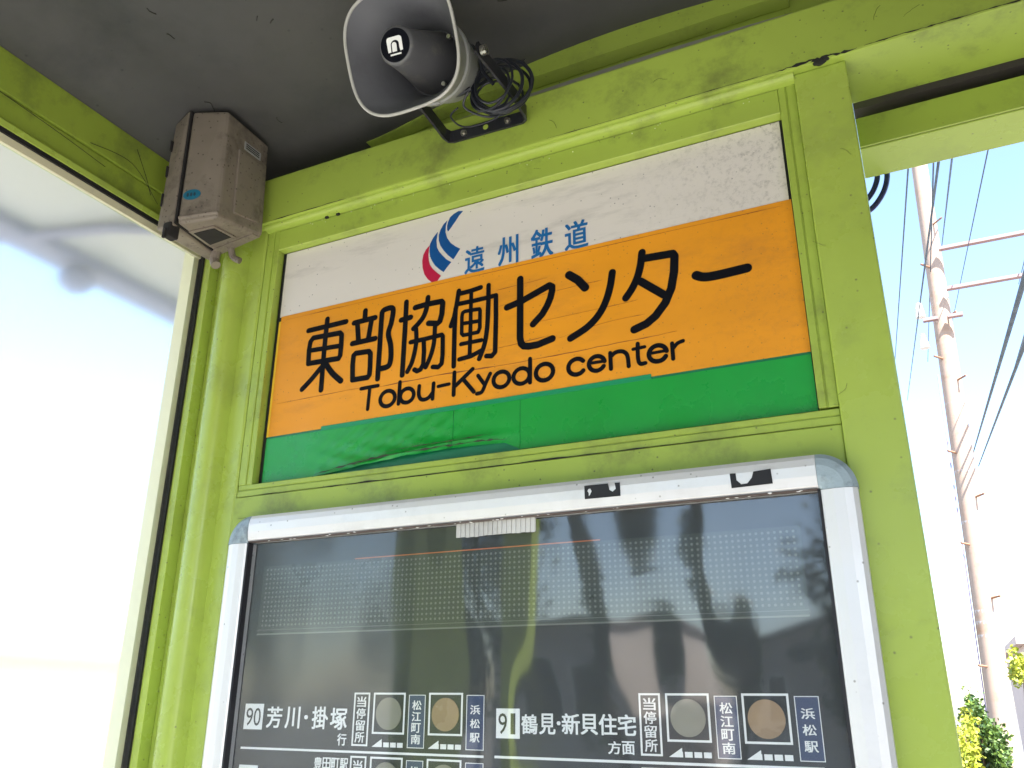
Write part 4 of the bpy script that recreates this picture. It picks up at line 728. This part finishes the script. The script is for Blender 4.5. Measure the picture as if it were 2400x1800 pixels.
# oval badge on the front face, rating label and raised panel on the right face
def face_pt(a, b, c, d, u, v): return Vector(a).lerp(Vector(b), u).lerp(Vector(d).lerp(Vector(c), u), v)
def front(u, v, off):
    p = face_pt(FLb, FRb, FRt, FLt, u, v); n = Vector((0.43, -0.90, 0)).normalized(); return p + n * off
def side(u, v, off):
    p = face_pt(FRb, BRb, BRt, FRt, u, v); return p + Vector((1, 0, 0)) * off
bm = B(); V = [front(0.30 + 0.22 * math.cos(a), 0.235 + 0.044 * math.sin(a), 0.0008) for a in [2 * math.pi * k / 28 for k in range(28)]]
prism(bm, list(range(28)), lambda i, t: V[i] + Vector((0.43, -0.9, 0)).normalized() * t, 0, 0.0012); bo = obj('oval_badge', bm, BADGEB, jb)
for k in range(3):
    bm = B(); V3 = [front(0.20 + 0.085 * k + 0.028 * math.cos(a), 0.235 + 0.017 * math.sin(a), 0.0021) for a in [2 * math.pi * j / 10 for j in range(10)]]
    prism(bm, list(range(10)), lambda i, t: V3[i] + Vector((0.43, -0.9, 0)).normalized() * t, 0, 0.0005); obj('badge_lettering', bm, BADGEL, bo)
H('side_panel', [tuple(side(u, v, o)) for u, v, o in ((.30, .10, -.004), (.30, .10, .0035), (.86, .10, .0035), (.86, .10, -.004), (.30, .72, -.004), (.30, .72, .0035), (.86, .72, .0035), (.86, .72, -.004))], BOXM, 0.0025, 2)
H('rating_label', [tuple(side(u, v, o)) for u, v, o in ((.42, .76, -.001), (.42, .76, .0009), (.80, .76, .0009), (.80, .76, -.001), (.42, .84, -.001), (.42, .84, .0009), (.80, .84, .0009), (.80, .84, -.001))], LABEL)
for vv in (.775, .795, .815):
    H('label_line', [tuple(side(u, v, o)) for u, v, o in ((.45, vv, .0), (.45, vv, .0014), (.76, vv, .0014), (.76, vv, .0), (.45, vv + .009, .0), (.45, vv + .009, .0014), (.76, vv + .009, .0014), (.76, vv + .009, .0))], BOXD)

# ================================================================ CABLES BESIDE THE COLUMN
for P, lb in [([(0.042, 0.22, 2.42), (0.039, 0.22, 2.334), (0.031, 0.22, 2.295), (0.012, 0.22, 2.266), (-0.010, 0.22, 2.252), (-0.04, 0.22, 2.245)], 'outer navy cable loop dropping beside the green column'),
              ([(0.026, 0.22, 2.42), (0.023, 0.22, 2.334), (0.016, 0.22, 2.303), (0.000, 0.22, 2.280), (-0.02, 0.22, 2.270), (-0.04, 0.22, 2.265)], 'inner navy cable loop dropping beside the green column')]:
    bm = B(); tube(bm, smooth_path(P, 8), 0.0048, 10); tag(obj('cable', bm, mat('navy_cable', (0.012, 0.014, 0.09), 0.4), None, True), lb, 'cable', 'cables beside the column')

# ================================================================ UTILITY POLE AND WIRES
up_ = thing('utility_pole', 'pale concrete utility pole with step bolts and bands, sunlit behind the shelter', 'utility pole', (0.372, 8.0, 0))
def polex(z): return 0.385 + (z - 1.29) * 0.0335
bm = B(); tube(bm, [(polex(z), 8, z) for z in (-0.16, 1.3, 3, 5, 7, 9, 10.5)], [.114, .108, .100, .091, .082, .074, .066], 24); obj('shaft', bm, CONC, up_, True)
for i, z in enumerate([1.75, 2.35, 2.85, 3.3, 3.75, 4.5, 4.75, 5.2, 5.8, 6.3]):
    bm = B(); s = 1 if i % 2 else -1; tube(bm, [(polex(z) + s * .05, 7.93, z), (polex(z) + s * .13, 7.84, z + .01)], 0.011, 6); obj('step_bolt', bm, mat('rust_steel', (0.25, 0.13, 0.08), 0.7), up_)
for z in (2.0, 2.12, 2.22, 3.05, 3.55, 4.25, 4.9, 5.35, 5.43, 6.0):
    rr = .111 - (z + .16) * 0.0048; bm = B(); tube(bm, [(polex(z), 8, z), (polex(z), 8, z + .03)], rr + .004, 20); obj('band', bm, mat('galvanised', (0.42, 0.38, 0.38), 0.5, metal=.3), up_)
for (z, x0, x1) in ((5.95, .60, 2.0), (5.48, .60, 2.0), (5.17, 0.33, 0.47), (5.17, .56, .70)):
    bm = B(); box(bm, x0, x1, 7.82, 7.88, z - .016, z + .016); obj('crossarm', bm, mat('dark_arm', (0.26, 0.17, 0.17), 0.6), up_)
bm = B(); tube(bm, [(polex(z) - .116, 7.98, z) for z in (1.2, 2.2, 3.4, 4.6)], .007, 6); obj('conduit', bm, mat('violet_conduit', (0.30, 0.24, 0.36), 0.6), up_, True)
for z in (4.9, 5.25): bm = B(); cyl(bm, (polex(z) - .20, 7.95, z), (0, 0, 1), .05, .16, 10, .03); obj('insulator', bm, mat('porcelain', (.7, .68, .66), .3), up_, True)
WR = [((0.293, 4, 4.795), (0.035, 12, 6.443), .006, 'left-hand thin wire left of the pale pole'), ((0.436, 4, 4.797), (0.538, 12, 6.733), .006, 'thin wire hugging the right side of the pale pole'),
      ((0.557, 4, 4.815), (0.953, 12, 8.173), .008, 'dark wire just right of the pale pole'), ((0.764, 4, 4.791), (0.952, 12, 7.034), .005, 'thin wire crossing both crossarms'),
      ((0.847, 4, 4.063), (1.854, 12, 7.324), .006, 'short wire at the right edge above the lower crossarm'), ((0.807, 4, 3.907), (1.285, 12, 5.883), .012, 'thick bundled wire right of the pole'),
      ((0.765, 4, 3.577), (1.523, 12, 5.914), .009, 'thick wire at the right edge below the bundled wire'), ((0.544, 4, 3.275), (0.845, 12, 4.843), .010, 'left of the two lowest dark wires'),
      ((0.630, 4, 3.256), (0.947, 12, 4.763), .010, 'right of the two lowest dark wires'), ((0.216, 4, 3.801), (0.149, 12, 5.90), .005, 'faint wire close left of the pole')]
for a, b, r_, lb in WR:
    a = Vector(a); b = Vector(b); d = (b - a); P = [a - d * .35 + d * 1.9 * t + Vector((0, 0, -.12 * math.sin(math.pi * t))) * 0 for t in [k / 12 for k in range(13)]]
    bm = B(); tube(bm, P, r_, 5); tag(obj('overhead_wire', bm, WIRE, None), lb, 'wire', 'overhead wires behind the shelter')

# ================================================================ PLANTS AND HOUSES
def leaves(bm, c, rad, n, size, rnd, bottom=-1):
    for i in range(n):
        while True:
            v = Vector((rnd.uniform(-1, 1), rnd.uniform(-1, 1), rnd.uniform(-1, 1)))
            if .25 < v.length < 1: break
        k = 1 + .25 * math.sin(v.x * 7 + v.z * 5) + .15 * math.sin(v.y * 11)
        p = Vector(c) + Vector((v.x * rad[0], v.y * rad[1], v.z * rad[2])) * k
        a = Vector((rnd.uniform(-1, 1), rnd.uniform(-1, 1), rnd.uniform(-.6, 1))).normalized(); b = a.cross(Vector((rnd.uniform(-1, 1), rnd.uniform(-1, 1), rnd.uniform(-1, 1)))).normalized()
        s = size * rnd.uniform(.6, 1.3)
        q = [bm.verts.new(p - b * s * .28), bm.verts.new(p + a * s * .5 + b * 0.0 - b * s * .3), bm.verts.new(p + a * s), bm.verts.new(p + a * s * .5 + b * s * .3)]
        q[0].co = p; bm.faces.new(q)
def shrub(name, label, c, rad, n, size, m, seed, stems=4, group=None):
    rnd = random.Random(seed); t = thing(name, label, 'shrub', (c[0], c[1], 0), group)
    bm = B()
    for k in range(7 if n > 300 else 3): # uneven clumps
        o = Vector((rnd.uniform(-.6, .6) * rad[0], rnd.uniform(-.6, .6) * rad[1], rnd.uniform(-.6, .7) * rad[2])); leaves(bm, Vector(c) + o, [r_ * .5 for r_ in rad], n // 7, size, rnd)
    f = obj('foliage', bm, m, t)
    bm = B()
    for k in range(stems):
        e = Vector(c) + Vector((rnd.uniform(-.5, .5) * rad[0], rnd.uniform(-.5, .5) * rad[1], rad[2] * rnd.uniform(.1, .6)))
        tube(bm, [(c[0] + rnd.uniform(-.05, .05), c[1], -0.1), (c[0] * .5 + e.x * .5 + rnd.uniform(-.08, .08), c[1] * .5 + e.y * .5, e.z * .5), e], [.02, .014, .005], 6)
    obj('stem', bm, BARK, t); return t
shrub('shrub', 'dark green leafy shrub at the foot of the pale pole', (0.150, 4.4, 1.20), (.10, .3, .32), 5200, .028, LEAF, 3)
shrub('shrub', 'yellow green leafy shrub close to the green column', (0.030, 4.1, 1.14), (.075, .2, .28), 2200, .028, LEAFY, 4)
shrub('shrub', 'small yellow shrub at the right edge beside the house', (0.40, 5.0, 1.63), (.06, .15, .13), 700, .03, LEAFY, 6, 2)
# house at the right edge
hh = thing('house', 'pinkish house with dark window at the right edge behind the pole', 'house', (2.3, 10.5, 0))
bx('wall', 0.78, 4.6, 9.6, 13, -0.16, 2.02, WALLP, hh)
bx('storey_band', 0.72, 4.7, 9.5, 9.6, 1.52, 1.60, BLK, hh)
bx('red_panel', 0.80, 1.6, 9.56, 9.6, 0.5, 1.35, REDP, hh, label='dark red shutter low on the house wall')
w_ = bx('window', 0.86, 1.5, 9.57, 9.60, 1.64, 1.94, WALLW, hh); bx('pane', 0.90, 1.46, 9.55, 9.57, 1.67, 1.91, WINDM, w_)
bx('roof', 0.70, 4.8, 9.3, 13.2, 2.021, 2.10, WALLP, hh)
# things behind the pane on the left
bm = B()
h2 = thing('house', 'low cream house seen blurred through the frosted side pane', 'house', (-9, 4, 0))
bx('wall', -12, -7.2, 0.5, 9, -0.16, 1.85, mat('render_cream', (0.56, 0.47, 0.21), 0.8), h2); bx('roof', -12.1, -7.1, 0.4, 9.1, 1.85, 1.90, WALLW, h2)
bm = B(); tube(bm, [(-1.42, 0.16, 2.54), (-1.69, 0.0, 2.54), (-2.0, -0.09, 2.54), (-2.5, -0.24, 2.54)], 0.014, 8); bmesh.ops.create_icosphere(bm, subdivisions=3, radius=0.045, matrix=Matrix.Translation((-1.93, 0.09, 2.49)) @ Matrix.Diagonal((1, 1, .8, 1))); tag(obj('eave_lamp', bm, mat('lamp_lilac', (0.24, 0.24, 0.36), 0.5)), 'thin rod and round lamp under the eave, blurred through the frosted side pane', 'lamp')

# ---- the far side of the street (seen in the board glass)
def far_house(label, x0, x1, wins):
    h3 = thing('house', label, 'house', ((x0 + x1) / 2, -15, 0), 'houses across the street')
    bx('wall', x0, x1, -18, -15, -0.16, 2.75, WALLW, h3)
    for x in wins:
        w_ = bx('window', x, x + .8, -14.99, -14.96, 0.9, 2.0, ALU, h3); bx('pane', x + .06, x + .74, -14.955, -14.95, .96, 1.94, WINDM, w_)
    bx('roof', x0 - .1, x1 + .1, -18.2, -14.7, 2.755, 2.86, TILE, h3)
far_house('white house across the street, left of the bright gap in the board glass', -8.2, -5.1, (-7.6, -6.3)); far_house('white house across the street, right of the bright gap in the board glass', -4.1, 1.5, (-3.0, -1.4, .2))
for i, (x, y, w, h) in enumerate([(-8.0, -13.5, 2.7, 6.2), (-0.6, -13.4, 2.2, 6.0), (3.4, -13.6, 2.6, 5.6), (-5.05, -13.5, .45, 6.2), (7.5, -13.6, 3.0, 5.6), (-14, -14, 4.0, 6.4), (-3.55, -13.5, .75, 6.2)]):
    t = thing('tree', ['broad dark tree in front of the left-hand house across the street', 'broad dark tree in front of the right-hand house across the street', 'dark tree at the right end of the right-hand house across the street', 'slim dark tree on the left of the bright gap across the street', 'dark tree farthest right across the street', 'tallest dark tree at the far left end of the street', 'slim dark tree on the right of the bright gap across the street'][i], 'tree', (x, y, 0), 'trees across the street')
    rnd = random.Random(40 + i); bm = B()
    for k in range(14): leaves(bm, (x + rnd.uniform(-.42, .42) * w, y + rnd.uniform(-.5, .5), h * (.25 + .05 * k) + rnd.uniform(-.2, .2)), (w * .34, w * .4 + .1, h * .11), 420 if w > 1 else 260, .17, rnd)
    obj('crown', bm, LEAFD, t); bm = B(); tube(bm, [(x, y, -.16), (x + .03, y, h * .4), (x, y, h * .75)], [.12, .09, .04], 8); obj('trunk', bm, BARK, t)
